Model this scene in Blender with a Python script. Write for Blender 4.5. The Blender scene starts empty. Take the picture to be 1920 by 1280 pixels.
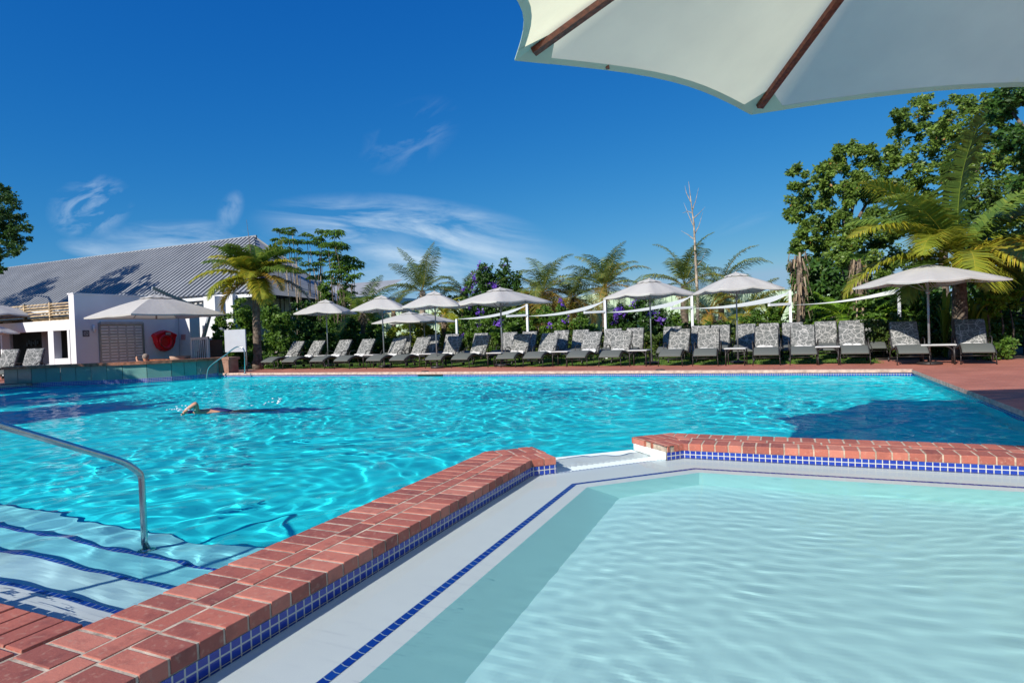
import bpy, bmesh, math, random
import numpy as np
from mathutils import Vector, Matrix, noise
rnd = random.Random(7)
scene = bpy.context.scene
C = scene.collection

# ---------------------------------------------------------------- camera
F_PX = 1143.9
CR = Vector((0.91333721, 0.4056965, -0.03500688))
CU = Vector((0.02506668, 0.02979076, 0.9992418))
CF = Vector((-0.40643178, 0.91352223, -0.01703955))
EYE = Vector((0.0, 0.0, 1.1109))
cam_data = bpy.data.cameras.new('camera')
cam = bpy.data.objects.new('camera', cam_data)
C.objects.link(cam)
M = Matrix((( CR.x, CU.x, -CF.x, EYE.x), (CR.y, CU.y, -CF.y, EYE.y), (CR.z, CU.z, -CF.z, EYE.z), (0, 0, 0, 1)))
cam.matrix_world = M
cam_data.sensor_width = 36
cam_data.lens = 36 * F_PX / 1920
cam_data.clip_start = 0.05
cam_data.clip_end = 3000
scene.camera = cam

def ray(px, py):
    return (CF * F_PX + CR * (px - 960) - CU * (py - 640))
def at_z(px, py, z=0.0):
    d = ray(px, py); return EYE + d * ((z - EYE.z) / d.z)
def at_y(px, py, y):
    d = ray(px, py); return EYE + d * (y / d.y)
def at_x(px, py, x):
    d = ray(px, py); return EYE + d * (x / d.x)

# ---------------------------------------------------------------- sky and sun
SUN_DIR = Vector((0.42, 1.50, -1.0)).normalized()      # the way the light travels
SUN_EL = math.asin(-SUN_DIR.z)
TO_SUN = -SUN_DIR
#          px    py   rx   ry  seed tilt  threshold gain
CIRRUS = [(770, 438, .24, .062, 1.3, -.10, .41, 3.4, 4.0, 20.0), (850, 500, .24, .07, 7.7, -.04, .35, 2.6, 2.6, 11.0), (172, 388, .055, .040, 13.1, .6, .44, 2.6, 14.0, 40.0),
          (350, 455, .13, .035, 5.9, .05, .40, 2.6, 6.0, 24.0), (432, 395, .018, .034, 9.2, -.4, .36, 1.2, 16.0, 22.0), (180, 468, .045, .016, 2.2, -.15, .38, 2.0, 8.0, 30.0),
          (770, 255, .09, .05, 4.9, .5, .46, .8, 8.0, 26.0), (1410, 408, .07, .014, 6.1, .35, .44, .6, 7.0, 24.0)]
world = bpy.data.worlds.new('World')
scene.world = world
world.use_nodes = True
nt = world.node_tree
nt.nodes.clear()
wo = nt.nodes.new('ShaderNodeOutputWorld')
bg = nt.nodes.new('ShaderNodeBackground'); bg.inputs['Strength'].default_value = 0.12
sky = nt.nodes.new('ShaderNodeTexSky'); sky.sky_type = 'NISHITA'; sky.sun_disc = False
sky.sun_elevation = SUN_EL
sky.sun_rotation = math.atan2(TO_SUN.x, TO_SUN.y)
sky.altitude = 300; sky.air_density = 1.0; sky.dust_density = 0.1; sky.ozone_density = 3.0
def wn(typ, **kw):
    x = nt.nodes.new('ShaderNode' + typ)
    for k, v in kw.items(): setattr(x, k, v)
    return x
def wmath(op, a, b):
    x = wn('Math', operation=op)
    for i, q in enumerate((a, b)):
        if isinstance(q, (int, float)): x.inputs[i].default_value = q
        else: nt.links.new(q, x.inputs[i])
    return x.outputs[0]
# a deeper, more saturated clear-sky blue than the raw model gives
sep = wn('SeparateColor'); nt.links.new(sky.outputs[0], sep.inputs[0]); comb = wn('CombineColor')
for i, (k, e) in enumerate(((.47, 2.05), (.435, .92), (.585, .45))):
    v = wmath('MINIMUM', wmath('MULTIPLY', sep.outputs[i], .12), .95)
    v = wmath('MINIMUM', wmath('MULTIPLY', wmath('POWER', v, e), k / .12), (.25, .45, .62)[i] / .12)
    nt.links.new(v, comb.inputs[i])
# thin wind-drawn cirrus
wtc = wn('TexCoord')
def cirrus(px, py, rx, ry, seed, tilt, thr, gain, sx=7.0, sy=26.0):
    """wisps around one direction of the sky; rx, ry are angular half sizes"""
    d = ray(px, py).normalized(); r = Vector((0, 0, 1)).cross(-d).normalized() * 1.0; r = d.cross(Vector((0, 0, 1))).normalized(); u = r.cross(d)
    c, s_ = math.cos(tilt), math.sin(tilt); r, u = r * c + u * s_, u * c - r * s_
    def dot(v):
        x = wn('VectorMath', operation='DOT_PRODUCT'); nt.links.new(wtc.outputs['Generated'], x.inputs[0]); x.inputs[1].default_value = v; return x.outputs['Value']
    a, b_, f = dot(r), dot(u), dot(d)
    cx = wn('CombineXYZ'); nt.links.new(wmath('MULTIPLY', a, sx), cx.inputs[0]); nt.links.new(wmath('MULTIPLY', b_, sy), cx.inputs[1]); cx.inputs[2].default_value = seed
    nz = wn('TexNoise'); nz.inputs['Scale'].default_value = 1.0; nz.inputs['Detail'].default_value = 9; nz.inputs['Roughness'].default_value = .6; nz.inputs['Distortion'].default_value = .9
    nt.links.new(cx.outputs[0], nz.inputs['Vector'])
    a2 = wmath('POWER', wmath('ABSOLUTE', wmath('DIVIDE', a, rx), 0), 2); b2 = wmath('POWER', wmath('ABSOLUTE', wmath('DIVIDE', b_, ry), 0), 2)
    e = wmath('SUBTRACT', 1.0, wmath('ADD', a2, b2)); e = wmath('MULTIPLY', wmath('MAXIMUM', e, 0), wmath('GREATER_THAN', f, 0))
    w = wmath('MULTIPLY', wmath('MAXIMUM', wmath('SUBTRACT', nz.outputs[0], thr), 0), gain)
    return wmath('MULTIPLY', w, wmath('POWER', e, 1.3))
cl = None
for spec in CIRRUS:
    q = cirrus(*spec); cl = q if cl is None else wmath('ADD', cl, q)
cl = wmath('MINIMUM', cl, .85)
mixc = wn('MixRGB'); nt.links.new(cl, mixc.inputs[0]); nt.links.new(comb.outputs[0], mixc.inputs[1]); mixc.inputs[2].default_value = (.52 / .12, .66 / .12, .80 / .12, 1)
nt.links.new(mixc.outputs[0], bg.inputs[0]); nt.links.new(bg.outputs[0], wo.inputs[0])
sun_data = bpy.data.lights.new('sun', 'SUN')
sun_data.energy = 4.9; sun_data.angle = math.radians(0.55); sun_data.color = (1.0, 0.95, 0.87)
sun = bpy.data.objects.new('sun', sun_data); C.objects.link(sun)
sun.rotation_euler = SUN_DIR.to_track_quat('-Z', 'Y').to_euler()
sun.location = (-20, -30, 30)
scene.view_settings.view_transform = 'Standard'
scene.view_settings.look = 'None'
scene.view_settings.exposure = 0.24
scene.view_settings.gamma = 1.0
sun_data.cycles.is_caustics_light = True
cy = scene.cycles
cy.max_bounces = 10; cy.transmission_bounces = 6; cy.transparent_max_bounces = 16
cy.glossy_bounces = 4; cy.diffuse_bounces = 3
cy.sample_clamp_indirect = 6.0; cy.blur_glossy = 0.5
cy.caustics_reflective = False; cy.caustics_refractive = True

# ---------------------------------------------------------------- helpers
def tag(o, label=None, cat=None, group=None, kind=None):
    if label: o['label'] = label
    if cat: o['category'] = cat
    if group: o['group'] = group
    if kind: o['kind'] = kind
    return o
def thing(name, label, cat, loc=(0, 0, 0), rz=0.0, group=None):
    o = bpy.data.objects.new(name, None); C.objects.link(o)
    o.empty_display_size = 0.2
    o.location = loc; o.rotation_euler = (0, 0, rz)
    return tag(o, label, cat, group)
def copy_tree(o, parent=None):
    c = o.copy(); C.objects.link(c); c.parent = parent
    for ch in list(o.children): copy_tree(ch, c)
    return c
ORD = 'zeroth first second third fourth fifth sixth seventh eighth ninth tenth eleventh twelfth thirteenth fourteenth fifteenth sixteenth seventeenth eighteenth nineteenth twentieth'.split()

class MB:
    """collects faces and links them as one mesh object"""
    def __init__(s): s.v = []; s.f = []; s.uv = []; s.m = []; s.sm = []
    def face(s, pts, uv=None, mi=0, smooth=False):
        n = len(s.v); s.v += [tuple(p) for p in pts]; s.f.append(tuple(range(n, n + len(pts))))
        s.uv += (uv if uv else [(0, 0)] * len(pts)); s.m.append(mi); s.sm.append(smooth)
    def rect(s, a, b, c, d, mi=0):
        a, b, c, d = map(Vector, (a, b, c, d)); w = (b - a).length; h = (d - a).length
        s.face([a, b, c, d], [(0, 0), (w, 0), (w, h), (0, h)], mi)
    def box(s, x0, x1, y0, y1, z0, z1, mi=0, mat=None):
        P = [Vector(p) for p in ((x0, y0, z0), (x1, y0, z0), (x1, y1, z0), (x0, y1, z0), (x0, y0, z1), (x1, y0, z1), (x1, y1, z1), (x0, y1, z1))]
        if mat: P = [mat @ p for p in P]
        for q in ((3, 2, 1, 0), (4, 5, 6, 7), (0, 1, 5, 4), (1, 2, 6, 5), (2, 3, 7, 6), (3, 0, 4, 7)):
            s.rect(*[P[i] for i in q], mi)
    def bar(s, a, b, w, h=None, mi=0):
        """square bar from a to b"""
        a, b = Vector(a), Vector(b); h = h or w
        d = (b - a); L = d.length; z = d.normalized()
        up = Vector((0, 0, 1)) if abs(z.z) < .95 else Vector((1, 0, 0))
        x = z.cross(up).normalized(); y = x.cross(z)
        m = Matrix(((x.x, y.x, z.x, a.x), (x.y, y.y, z.y, a.y), (x.z, y.z, z.z, a.z), (0, 0, 0, 1)))
        s.box(-w / 2, w / 2, -h / 2, h / 2, 0, L, mi, m)
    def tube(s, path, r, seg=8, mi=0, cap=True):
        path = [Vector(p) for p in path]; n = len(path)
        rr = r if isinstance(r, (list, tuple)) else [r] * n
        rings = []; prev = None
        for i, p in enumerate(path):
            t = (path[min(i + 1, n - 1)] - path[max(i - 1, 0)]).normalized()
            if prev is None:
                up = Vector((0, 0, 1)) if abs(t.z) < .9 else Vector((0, 1, 0))
                x = t.cross(up).normalized()
            else:
                x = (prev - t * prev.dot(t)).normalized()
            prev = x; y = t.cross(x)
            rings.append([p + (x * math.cos(2 * math.pi * k / seg) + y * math.sin(2 * math.pi * k / seg)) * rr[i] for k in range(seg)])
        base = len(s.v)
        for rg_ in rings: s.v += [tuple(q) for q in rg_]
        for i in range(n - 1):
            for k in range(seg):
                k2 = (k + 1) % seg
                s.f.append((base + i * seg + k, base + i * seg + k2, base + (i + 1) * seg + k2, base + (i + 1) * seg + k))
                s.uv += [(k / seg, i * .1)] * 4; s.m.append(mi); s.sm.append(True)
        if cap:
            s.f.append(tuple(base + k for k in range(seg))[::-1]); s.uv += [(0, 0)] * seg; s.m.append(mi); s.sm.append(False)
            s.f.append(tuple(base + (n - 1) * seg + k for k in range(seg))); s.uv += [(0, 0)] * seg; s.m.append(mi); s.sm.append(False)
    def lathe(s, prof, seg=16, c=(0, 0, 0), mi=0, smooth=True):
        base = len(s.v)
        for (r, z) in prof:
            for k in range(seg):
                a = 2 * math.pi * k / seg
                s.v.append((c[0] + r * math.cos(a), c[1] + r * math.sin(a), c[2] + z))
        for i in range(len(prof) - 1):
            for k in range(seg):
                k2 = (k + 1) % seg
                s.f.append((base + i * seg + k, base + i * seg + k2, base + (i + 1) * seg + k2, base + (i + 1) * seg + k))
                s.uv += [(0, 0)] * 4; s.m.append(mi); s.sm.append(smooth)
    def build(s, name, mats, parent=None, loc=None):
        me = bpy.data.meshes.new(name); me.from_pydata(s.v, [], s.f)
        if not isinstance(mats, (list, tuple)): mats = [mats]
        for m in mats: me.materials.append(m)
        ul = me.uv_layers.new(name='UVMap')
        ul.data.foreach_set('uv', np.array(s.uv, dtype=np.float32).ravel())
        me.polygons.foreach_set('material_index', s.m); me.polygons.foreach_set('use_smooth', s.sm)
        me.update()
        o = bpy.data.objects.new(name, me); C.objects.link(o)
        if parent: o.parent = parent
        if loc: o.location = loc
        return o
def np_mesh(name, V, F, mats, parent=None, attr=None, smooth=False, mi=None):
    """V (n,3), F (m,k) numpy"""
    me = bpy.data.meshes.new(name)
    V = np.asarray(V, dtype=np.float32); F = np.asarray(F, dtype=np.int32); k = F.shape[1]
    me.vertices.add(len(V)); me.vertices.foreach_set('co', V.ravel())
    me.loops.add(F.size); me.loops.foreach_set('vertex_index', F.ravel())
    me.polygons.add(len(F)); me.polygons.foreach_set('loop_start', np.arange(0, F.size, k, dtype=np.int32))
    me.polygons.foreach_set('loop_total', np.full(len(F), k, dtype=np.int32))
    if not isinstance(mats, (list, tuple)): mats = [mats]
    for m in mats: me.materials.append(m)
    me.polygons.foreach_set('use_smooth', np.full(len(F), smooth))
    if mi is not None: me.polygons.foreach_set('material_index', np.asarray(mi, dtype=np.int32))
    me.update(calc_edges=True); me.validate()
    if attr is not None:
        a = me.attributes.new('tint', 'FLOAT', 'FACE'); a.data.foreach_set('value', np.asarray(attr, dtype=np.float32))
    o = bpy.data.objects.new(name, me); C.objects.link(o)
    if parent: o.parent = parent
    return o

# ---------------------------------------------------------------- materials
class NT:
    def __init__(s, name):
        s.m = bpy.data.materials.new(name); s.m.use_nodes = True; s.t = s.m.node_tree
        s.b = s.t.nodes['Principled BSDF']; s.out = s.t.nodes['Material Output']
    def n(s, typ, **kw):
        x = s.t.nodes.new('ShaderNode' + typ)
        for k, v in kw.items():
            if hasattr(x, k) and not k[0].isupper(): setattr(x, k, v)
            else: x.inputs[k].default_value = v
        return x
    def l(s, a, b): s.t.links.new(a, b)
    def ramp(s, fac, stops, interp='LINEAR'):
        r = s.n('ValToRGB'); r.color_ramp.interpolation = interp
        e = r.color_ramp.elements
        while len(e) > 1: e.remove(e[-1])
        e[0].position = stops[0][0]; e[0].color = (*stops[0][1], 1)
        for p, c in stops[1:]:
            q = e.new(p); q.color = (*c, 1)
        s.l(fac, r.inputs[0]); return r.outputs[0]
    def bump(s, h, strength=.3, dist=.01):
        b = s.n('Bump'); b.inputs['Strength'].default_value = strength; b.inputs['Distance'].default_value = dist
        s.l(h, b.inputs['Height']); s.l(b.outputs[0], s.b.inputs['Normal']); return b
def simple(name, col, rough=.6, metal=0.0, var=0.06, scale=6.0, bump=0.0, bscale=60.0, spec=None):
    t = NT(name); tc = t.n('TexCoord')
    nz = t.n('TexNoise'); nz.inputs['Scale'].default_value = scale; nz.inputs['Detail'].default_value = 5
    t.l(tc.outputs['Object'], nz.inputs['Vector'])
    lo = [max(0, c * (1 - var * 2)) for c in col]; hi = [min(1, c * (1 + var * 2)) for c in col]
    t.l(t.ramp(nz.outputs[0], [(.3, lo), (.7, hi)]), t.b.inputs['Base Color'])
    t.b.inputs['Roughness'].default_value = rough; t.b.inputs['Metallic'].default_value = metal
    if spec is not None: t.b.inputs['Specular IOR Level'].default_value = spec
    if bump:
        n2 = t.n('TexNoise'); n2.inputs['Scale'].default_value = bscale; n2.inputs['Detail'].default_value = 4
        t.l(tc.outputs['Object'], n2.inputs['Vector']); t.bump(n2.outputs[0], bump, .004)
    return t.m
def leafmat(name, stops, trans=.35, rough=.45):
    t = NT(name); at = t.n('Attribute'); at.attribute_name = 'tint'
    col = t.ramp(at.outputs['Fac'], stops)
    t.l(col, t.b.inputs['Base Color']); t.b.inputs['Roughness'].default_value = rough
    t.b.inputs['Specular IOR Level'].default_value = .35
    tr = t.n('BsdfTranslucent'); mx = t.n('MixShader'); mx.inputs[0].default_value = trans
    hs = t.n('HueSaturation'); hs.inputs['Value'].default_value = 1.3; hs.inputs['Hue'].default_value = .485; t.l(col, hs.inputs['Color'])
    t.l(hs.outputs[0], tr.inputs[0]); t.l(t.b.outputs[0], mx.inputs[1]); t.l(tr.outputs[0], mx.inputs[2]); t.l(mx.outputs[0], t.out.inputs[0])
    return t.m

mat = {}
mat['white_wall'] = simple('white_wall', (.70, .70, .71), .85, var=.02, scale=1.2, bump=.15, bscale=40)
mat['steel'] = simple('brushed_steel', (.55, .56, .55), .24, 1.0, var=.05, scale=20, bump=.05, bscale=120)
mat['grey_metal'] = simple('grey_metal', (.30, .32, .33), .4, .6, var=.05)
mat['dark_metal'] = simple('dark_metal', (.035, .030, .028), .45, .2, var=.1)
mat['white_metal'] = simple('white_metal', (.74, .76, .78), .4, 0, var=.03)
mat['table_top'] = simple('table_top', (.55, .55, .53), .5, 0, var=.05)
mat['red_plastic'] = simple('red_plastic', (.90, .015, .03), .3, 0, var=.06)
mat['wood_rib'] = simple('red_brown_wood', (.17, .042, .022), .5, 0, var=.25, scale=30, bump=.1)
mat['towel'] = simple('towel_cloth', (.62, .61, .59), .95, 0, var=.05, scale=30, bump=.5, bscale=220)
mat['bar_wood'] = simple('bar_wood', (.26, .10, .05), .45, 0, var=.3, scale=8, bump=.1)
mat['trunk'] = simple('bark', (.13, .10, .075), .95, 0, var=.35, scale=9, bump=.9, bscale=26)
mat['pale_trunk'] = simple('pale_bark', (.36, .29, .22), .95, 0, var=.3, scale=9, bump=.8, bscale=22)
mat['skin'] = simple('skin', (.52, .25, .15), .5, 0, var=.06)
mat['navy_cloth'] = simple('navy_cloth', (.01, .016, .08), .6, 0, var=.1)
mat['soil'] = simple('soil', (.07, .045, .03), .95, 0, var=.3, scale=3, bump=.6, bscale=12)
mat['black'] = simple('black_plastic', (.015, .015, .018), .5)
mat['green_paint'] = simple('dark_green_paint', (.006, .10, .075), .5)
mat['terracotta'] = simple('terracotta', (.42, .28, .21), .8, var=.1)

def fabric(name, col, trans=.22, open_=0):
    t = NT(name); tc = t.n('TexCoord')
    nz = t.n('TexNoise'); nz.inputs['Scale'].default_value = 3; nz.inputs['Detail'].default_value = 6; t.l(tc.outputs['Object'], nz.inputs['Vector'])
    c = t.ramp(nz.outputs[0], [(.3, [q * .93 for q in col]), (.7, col)])
    t.l(c, t.b.inputs['Base Color']); t.b.inputs['Roughness'].default_value = .85
    t.b.inputs['Specular IOR Level'].default_value = .2
    wv = t.n('TexNoise'); wv.inputs['Scale'].default_value = 9; wv.inputs['Detail'].default_value = 3; t.l(tc.outputs['Object'], wv.inputs['Vector'])
    t.bump(wv.outputs[0], .25, .03)
    tr = t.n('BsdfTranslucent'); t.l(c, tr.inputs[0]); mx = t.n('MixShader'); mx.inputs[0].default_value = trans
    t.l(t.b.outputs[0], mx.inputs[1]); t.l(tr.outputs[0], mx.inputs[2]); t.l(mx.outputs[0], t.out.inputs[0])
    if open_:      # open weave: part of the light passes straight between the threads
        tp = t.n('BsdfTransparent'); m2 = t.n('MixShader'); m2.inputs[0].default_value = open_
        t.l(mx.outputs[0], m2.inputs[1]); t.l(tp.outputs[0], m2.inputs[2]); t.l(m2.outputs[0], t.out.inputs[0])
    return t.m
mat['canvas'] = fabric('off_white_canvas', (.62, .60, .56))
mat['sail'] = fabric('white_sail_cloth', (.70, .73, .70))
mat['canopy_near'] = fabric('cream_canopy', (.98, .95, .64), .66, .09)

# lounger mattress in plain grey and in the web pattern
t = NT('grey_mattress'); tc = t.n('TexCoord'); nz = t.n('TexNoise'); nz.inputs['Scale'].default_value = 120; t.l(tc.outputs['Object'], nz.inputs['Vector'])
t.l(t.ramp(nz.outputs[0], [(.3, (.085, .093, .085)), (.7, (.12, .13, .118))]), t.b.inputs['Base Color']); t.b.inputs['Roughness'].default_value = .85; t.bump(nz.outputs[0], .2, .002)
mat['grey_mattress'] = t.m
t = NT('web_pattern'); uv = t.n('UVMap'); oi = t.n('ObjectInfo')
va = t.n('VectorMath', operation='MULTIPLY_ADD'); cb = t.n('CombineXYZ'); t.l(oi.outputs['Random'], cb.inputs[0]); t.l(oi.outputs['Random'], cb.inputs[1])
va.inputs[1].default_value = (7, 13, 0); t.l(cb.outputs[0], va.inputs[0]); t.l(uv.outputs[0], va.inputs[2])
nz = t.n('TexNoise'); nz.inputs['Scale'].default_value = 5; t.l(va.outputs[0], nz.inputs['Vector'])
mxv = t.n('MixRGB'); mxv.inputs[0].default_value = .09; t.l(va.outputs[0], mxv.inputs[1]); t.l(nz.outputs[1], mxv.inputs[2])
v1 = t.n('TexVoronoi', feature='DISTANCE_TO_EDGE'); v1.inputs['Scale'].default_value = 9.5; t.l(mxv.outputs[0], v1.inputs['Vector'])
v2 = t.n('TexVoronoi', feature='DISTANCE_TO_EDGE'); v2.inputs['Scale'].default_value = 5.6
mp = t.n('Mapping'); mp.inputs['Location'].default_value = (3.1, 1.7, 0); t.l(mxv.outputs[0], mp.inputs[0]); t.l(mp.outputs[0], v2.inputs['Vector'])
mn = t.n('Math', operation='MINIMUM'); t.l(v1.outputs['Distance'], mn.inputs[0]); t.l(v2.outputs['Distance'], mn.inputs[1])
mp2 = t.n('Mapping'); mp2.inputs['Rotation'].default_value = (0, 0, .8)
t.l(t.ramp(mn.outputs[0], [(.0, (.40, .39, .37)), (.020, (.38, .37, .355)), (.040, (.115, .12, .115)), (1, (.13, .135, .13))]), t.b.inputs['Base Color'])
t.b.inputs['Roughness'].default_value = .85
mat['pattern'] = t.m

# bricks: each brick carries its own tint
t = NT('red_brick'); at = t.n('Attribute'); at.attribute_name = 'tint'; tc = t.n('TexCoord')
nz = t.n('TexNoise'); nz.inputs['Scale'].default_value = 9; nz.inputs['Detail'].default_value = 8; nz.inputs['Roughness'].default_value = .65; t.l(tc.outputs['Object'], nz.inputs['Vector'])
c1 = t.ramp(at.outputs['Fac'], [(0, (.28, .082, .062)), (.35, (.39, .112, .078)), (.7, (.46, .137, .092)), (1, (.52, .185, .13))])
c2 = t.ramp(nz.outputs[0], [(.25, (.60, .58, .57)), (.5, (1, 1, 1)), (.75, (1.0, 1.0, 1.0)), (.9, (1, 1, 1))])
mm = t.n('MixRGB', blend_type='MULTIPLY'); mm.inputs[0].default_value = 1; t.l(c1, mm.inputs[1]); t.l(c2, mm.inputs[2])
n3 = t.n('TexNoise'); n3.inputs['Scale'].default_value = 34; n3.inputs['Detail'].default_value = 6; t.l(tc.outputs['Object'], n3.inputs['Vector'])
m3 = t.n('MixRGB'); t.l(t.ramp(n3.outputs[0], [(.56, (0, 0, 0)), (.75, (.55, .55, .55))]), m3.inputs[0]); t.l(mm.outputs[0], m3.inputs[1]); m3.inputs[2].default_value = (.50, .30, .22, 1)
t.l(m3.outputs[0], t.b.inputs['Base Color']); t.b.inputs['Roughness'].default_value = .6
t.l(t.ramp(nz.outputs[0], [(.3, (.62, .62, .62)), (.7, (.9, .9, .9))]), t.b.inputs['Roughness'])
n4 = t.n('TexNoise'); n4.inputs['Scale'].default_value = 90; n4.inputs['Detail'].default_value = 5; t.l(tc.outputs['Object'], n4.inputs['Vector'])
am = t.n('Math', operation='MULTIPLY_ADD'); t.l(nz.outputs[0], am.inputs[0]); am.inputs[1].default_value = 3; t.l(n4.outputs[0], am.inputs[2]); t.bump(am.outputs[0], .35, .003)
mat['brick'] = t.m
mat['mortar'] = simple('mortar', (.48, .39, .30), .95, 0, var=.22, scale=14, bump=.7, bscale=90)

def tilemat(name, sz, blue, grout, mort=.1, axis='UV'):
    """square mosaic tiles; texture in metres along the surface"""
    t = NT(name); uv = t.n('UVMap'); b = t.n('TexBrick'); b.offset = 0; b.squash = 1
    b.inputs['Scale'].default_value = 1.0; b.inputs['Brick Width'].default_value = sz; b.inputs['Row Height'].default_value = sz
    b.inputs['Mortar Size'].default_value = sz * mort; b.inputs['Mortar Smooth'].default_value = .15; b.inputs['Bias'].default_value = -.2
    b.inputs['Color1'].default_value = (*blue[0], 1); b.inputs['Color2'].default_value = (*blue[1], 1); b.inputs['Mortar'].default_value = (*grout, 1)
    t.l(uv.outputs[0], b.inputs['Vector']); t.l(b.outputs['Color'], t.b.inputs['Base Color'])
    t.l(t.ramp(b.outputs['Fac'], [(0, (.12, .12, .12)), (1, (.8, .8, .8))]), t.b.inputs['Roughness'])
    iv = t.n('Math', operation='SUBTRACT'); iv.inputs[0].default_value = 1; t.l(b.outputs['Fac'], iv.inputs[1]); t.bump(iv.outputs[0], .5, .002)
    return t.m
mat['tile'] = tilemat('blue_mosaic', .05, ((.012, .035, .30), (.02, .065, .36)), (.54, .53, .47), .075)
mat['nosing'] = tilemat('blue_nosing', .05, ((.008, .05, .36), (.012, .08, .42)), (.35, .5, .6), .05)

def plaster(name, col, var=.05, sc=1.5):
    t = NT(name); tc = t.n('TexCoord'); nz = t.n('TexNoise'); nz.inputs['Scale'].default_value = sc; nz.inputs['Detail'].default_value = 6; t.l(tc.outputs['Object'], nz.inputs['Vector'])
    t.l(t.ramp(nz.outputs[0], [(.3, [c * (1 - var * 2) for c in col]), (.7, col)]), t.b.inputs['Base Color']); t.b.inputs['Roughness'].default_value = .7
    t.b.inputs['Specular IOR Level'].default_value = .2
    return t.m
mat['pool_blue'] = plaster('pool_lining', (.02, .86, .95), .03)
mat['kid_aqua'] = plaster('shallow_pool_lining', (.50, .86, .87), .02)
mat['white_plaster'] = plaster('white_plaster', (.80, .90, .89), .03)

def watermat(name, k):
    t = NT(name); fr = t.n('Fresnel'); fr.inputs['IOR'].default_value = 1.33; ml = t.n('Math', operation='MULTIPLY'); ml.inputs[1].default_value = k
    t.l(fr.outputs[0], ml.inputs[0]); rf = t.n('BsdfRefraction'); rf.inputs['Roughness'].default_value = 0; rf.inputs['IOR'].default_value = 1.33; rf.inputs['Color'].default_value = (1, 1, 1, 1)
    gl = t.n('BsdfGlossy'); gl.inputs['Roughness'].default_value = 0.0; gl.inputs['Color'].default_value = (1, 1, 1, 1)
    mx = t.n('MixShader'); t.l(ml.outputs[0], mx.inputs[0]); t.l(rf.outputs[0], mx.inputs[1]); t.l(gl.outputs[0], mx.inputs[2]); t.l(mx.outputs[0], t.out.inputs[0])
    t.t.nodes.remove(t.b); return t.m
mat['water'] = watermat('pool_water', .28)
mat['cove_lit_aqua'] = plaster('cove_painted_light', (.50, .95, .95), .03)  # teal light on the shaded slope is put into its colour
mat['plaster_cyan'] = plaster('cyan_plaster', (.26, .84, .92), .03)
mat['plaster_aqua'] = plaster('pale_aqua_plaster', (.55, .90, .93), .03)

def paving(name, c1, c2, mort, bw=.23, bh=.115):
    t = NT(name); uv = t.n('UVMap'); tc = t.n('TexCoord')
    b = t.n('TexBrick'); b.offset = .5
    b.inputs['Scale'].default_value = 1.0; b.inputs['Brick Width'].default_value = bw; b.inputs['Row Height'].default_value = bh
    b.inputs['Mortar Size'].default_value = .006; b.inputs['Mortar Smooth'].default_value = .3; b.inputs['Bias'].default_value = 0
    b.inputs['Color1'].default_value = (*c1, 1); b.inputs['Color2'].default_value = (*c2, 1); b.inputs['Mortar'].default_value = (*mort, 1)
    t.l(uv.outputs[0], b.inputs['Vector'])
    nz = t.n('TexNoise'); nz.inputs['Scale'].default_value = .9; nz.inputs['Detail'].default_value = 8; t.l(tc.outputs['Object'], nz.inputs['Vector'])
    mm = t.n('MixRGB', blend_type='MULTIPLY'); mm.inputs[0].default_value = 1; t.l(b.outputs[0], mm.inputs[1])
    t.l(t.ramp(nz.outputs[0], [(.3, (.75, .75, .75)), (.65, (1, 1, 1))]), mm.inputs[2]); t.l(mm.outputs[0], t.b.inputs['Base Color'])
    t.b.inputs['Roughness'].default_value = .75
    iv = t.n('Math', operation='SUBTRACT'); iv.inputs[0].default_value = 1; t.l(b.outputs['Fac'], iv.inputs[1]); t.bump(iv.outputs[0], .5, .004)
    return t.m
mat['paving'] = paving('brick_paving', (.46, .150, .095), (.55, .20, .13), (.32, .16, .12))
t = NT('lawn_grass'); tc = t.n('TexCoord'); nz = t.n('TexNoise'); nz.inputs['Scale'].default_value = 1.2; nz.inputs['Detail'].default_value = 8; t.l(tc.outputs['Object'], nz.inputs['Vector'])
t.l(t.ramp(nz.outputs[0], [(.3, (.06, .13, .015)), (.7, (.14, .25, .03))]), t.b.inputs['Base Color']); t.b.inputs['Roughness'].default_value = .9
n2 = t.n('TexNoise'); n2.inputs['Scale'].default_value = 60; t.l(tc.outputs['Object'], n2.inputs['Vector']); t.bump(n2.outputs[0], 1, .03)
mat['lawn'] = t.m

# ---------------------------------------------------------------- the pool basin
ZW = -0.13            # water level
PX0, PX1, PY0, PY1 = -21.6, 2.5, 1.5, 15.3
DX0, DX1 = -2.565, -2.005      # divider coping
KY = 5.85             # front of the right coping
R2 = math.sqrt(.5)
def struct(name, mb, m):
    o = mb.build(name, m); o['kind'] = 'structure'; return o
# ground far around, left open over the basin
g = MB()
def sheet(mb, x0, x1, y0, y1, z, mi=0):
    mb.face([(x0, y0, z), (x1, y0, z), (x1, y1, z), (x0, y1, z)], [(x0, y0), (x1, y0), (x1, y1), (x0, y1)], mi)
GZ = -.03
sheet(g, -600, 600, 17.4, 900, GZ); sheet(g, -600, -22.8, -400, 17.4, GZ); sheet(g, 8, 600, -400, 17.4, GZ); sheet(g, -22.8, 8, -400, -1.6, GZ)
struct('ground', g, mat['soil'])
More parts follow.
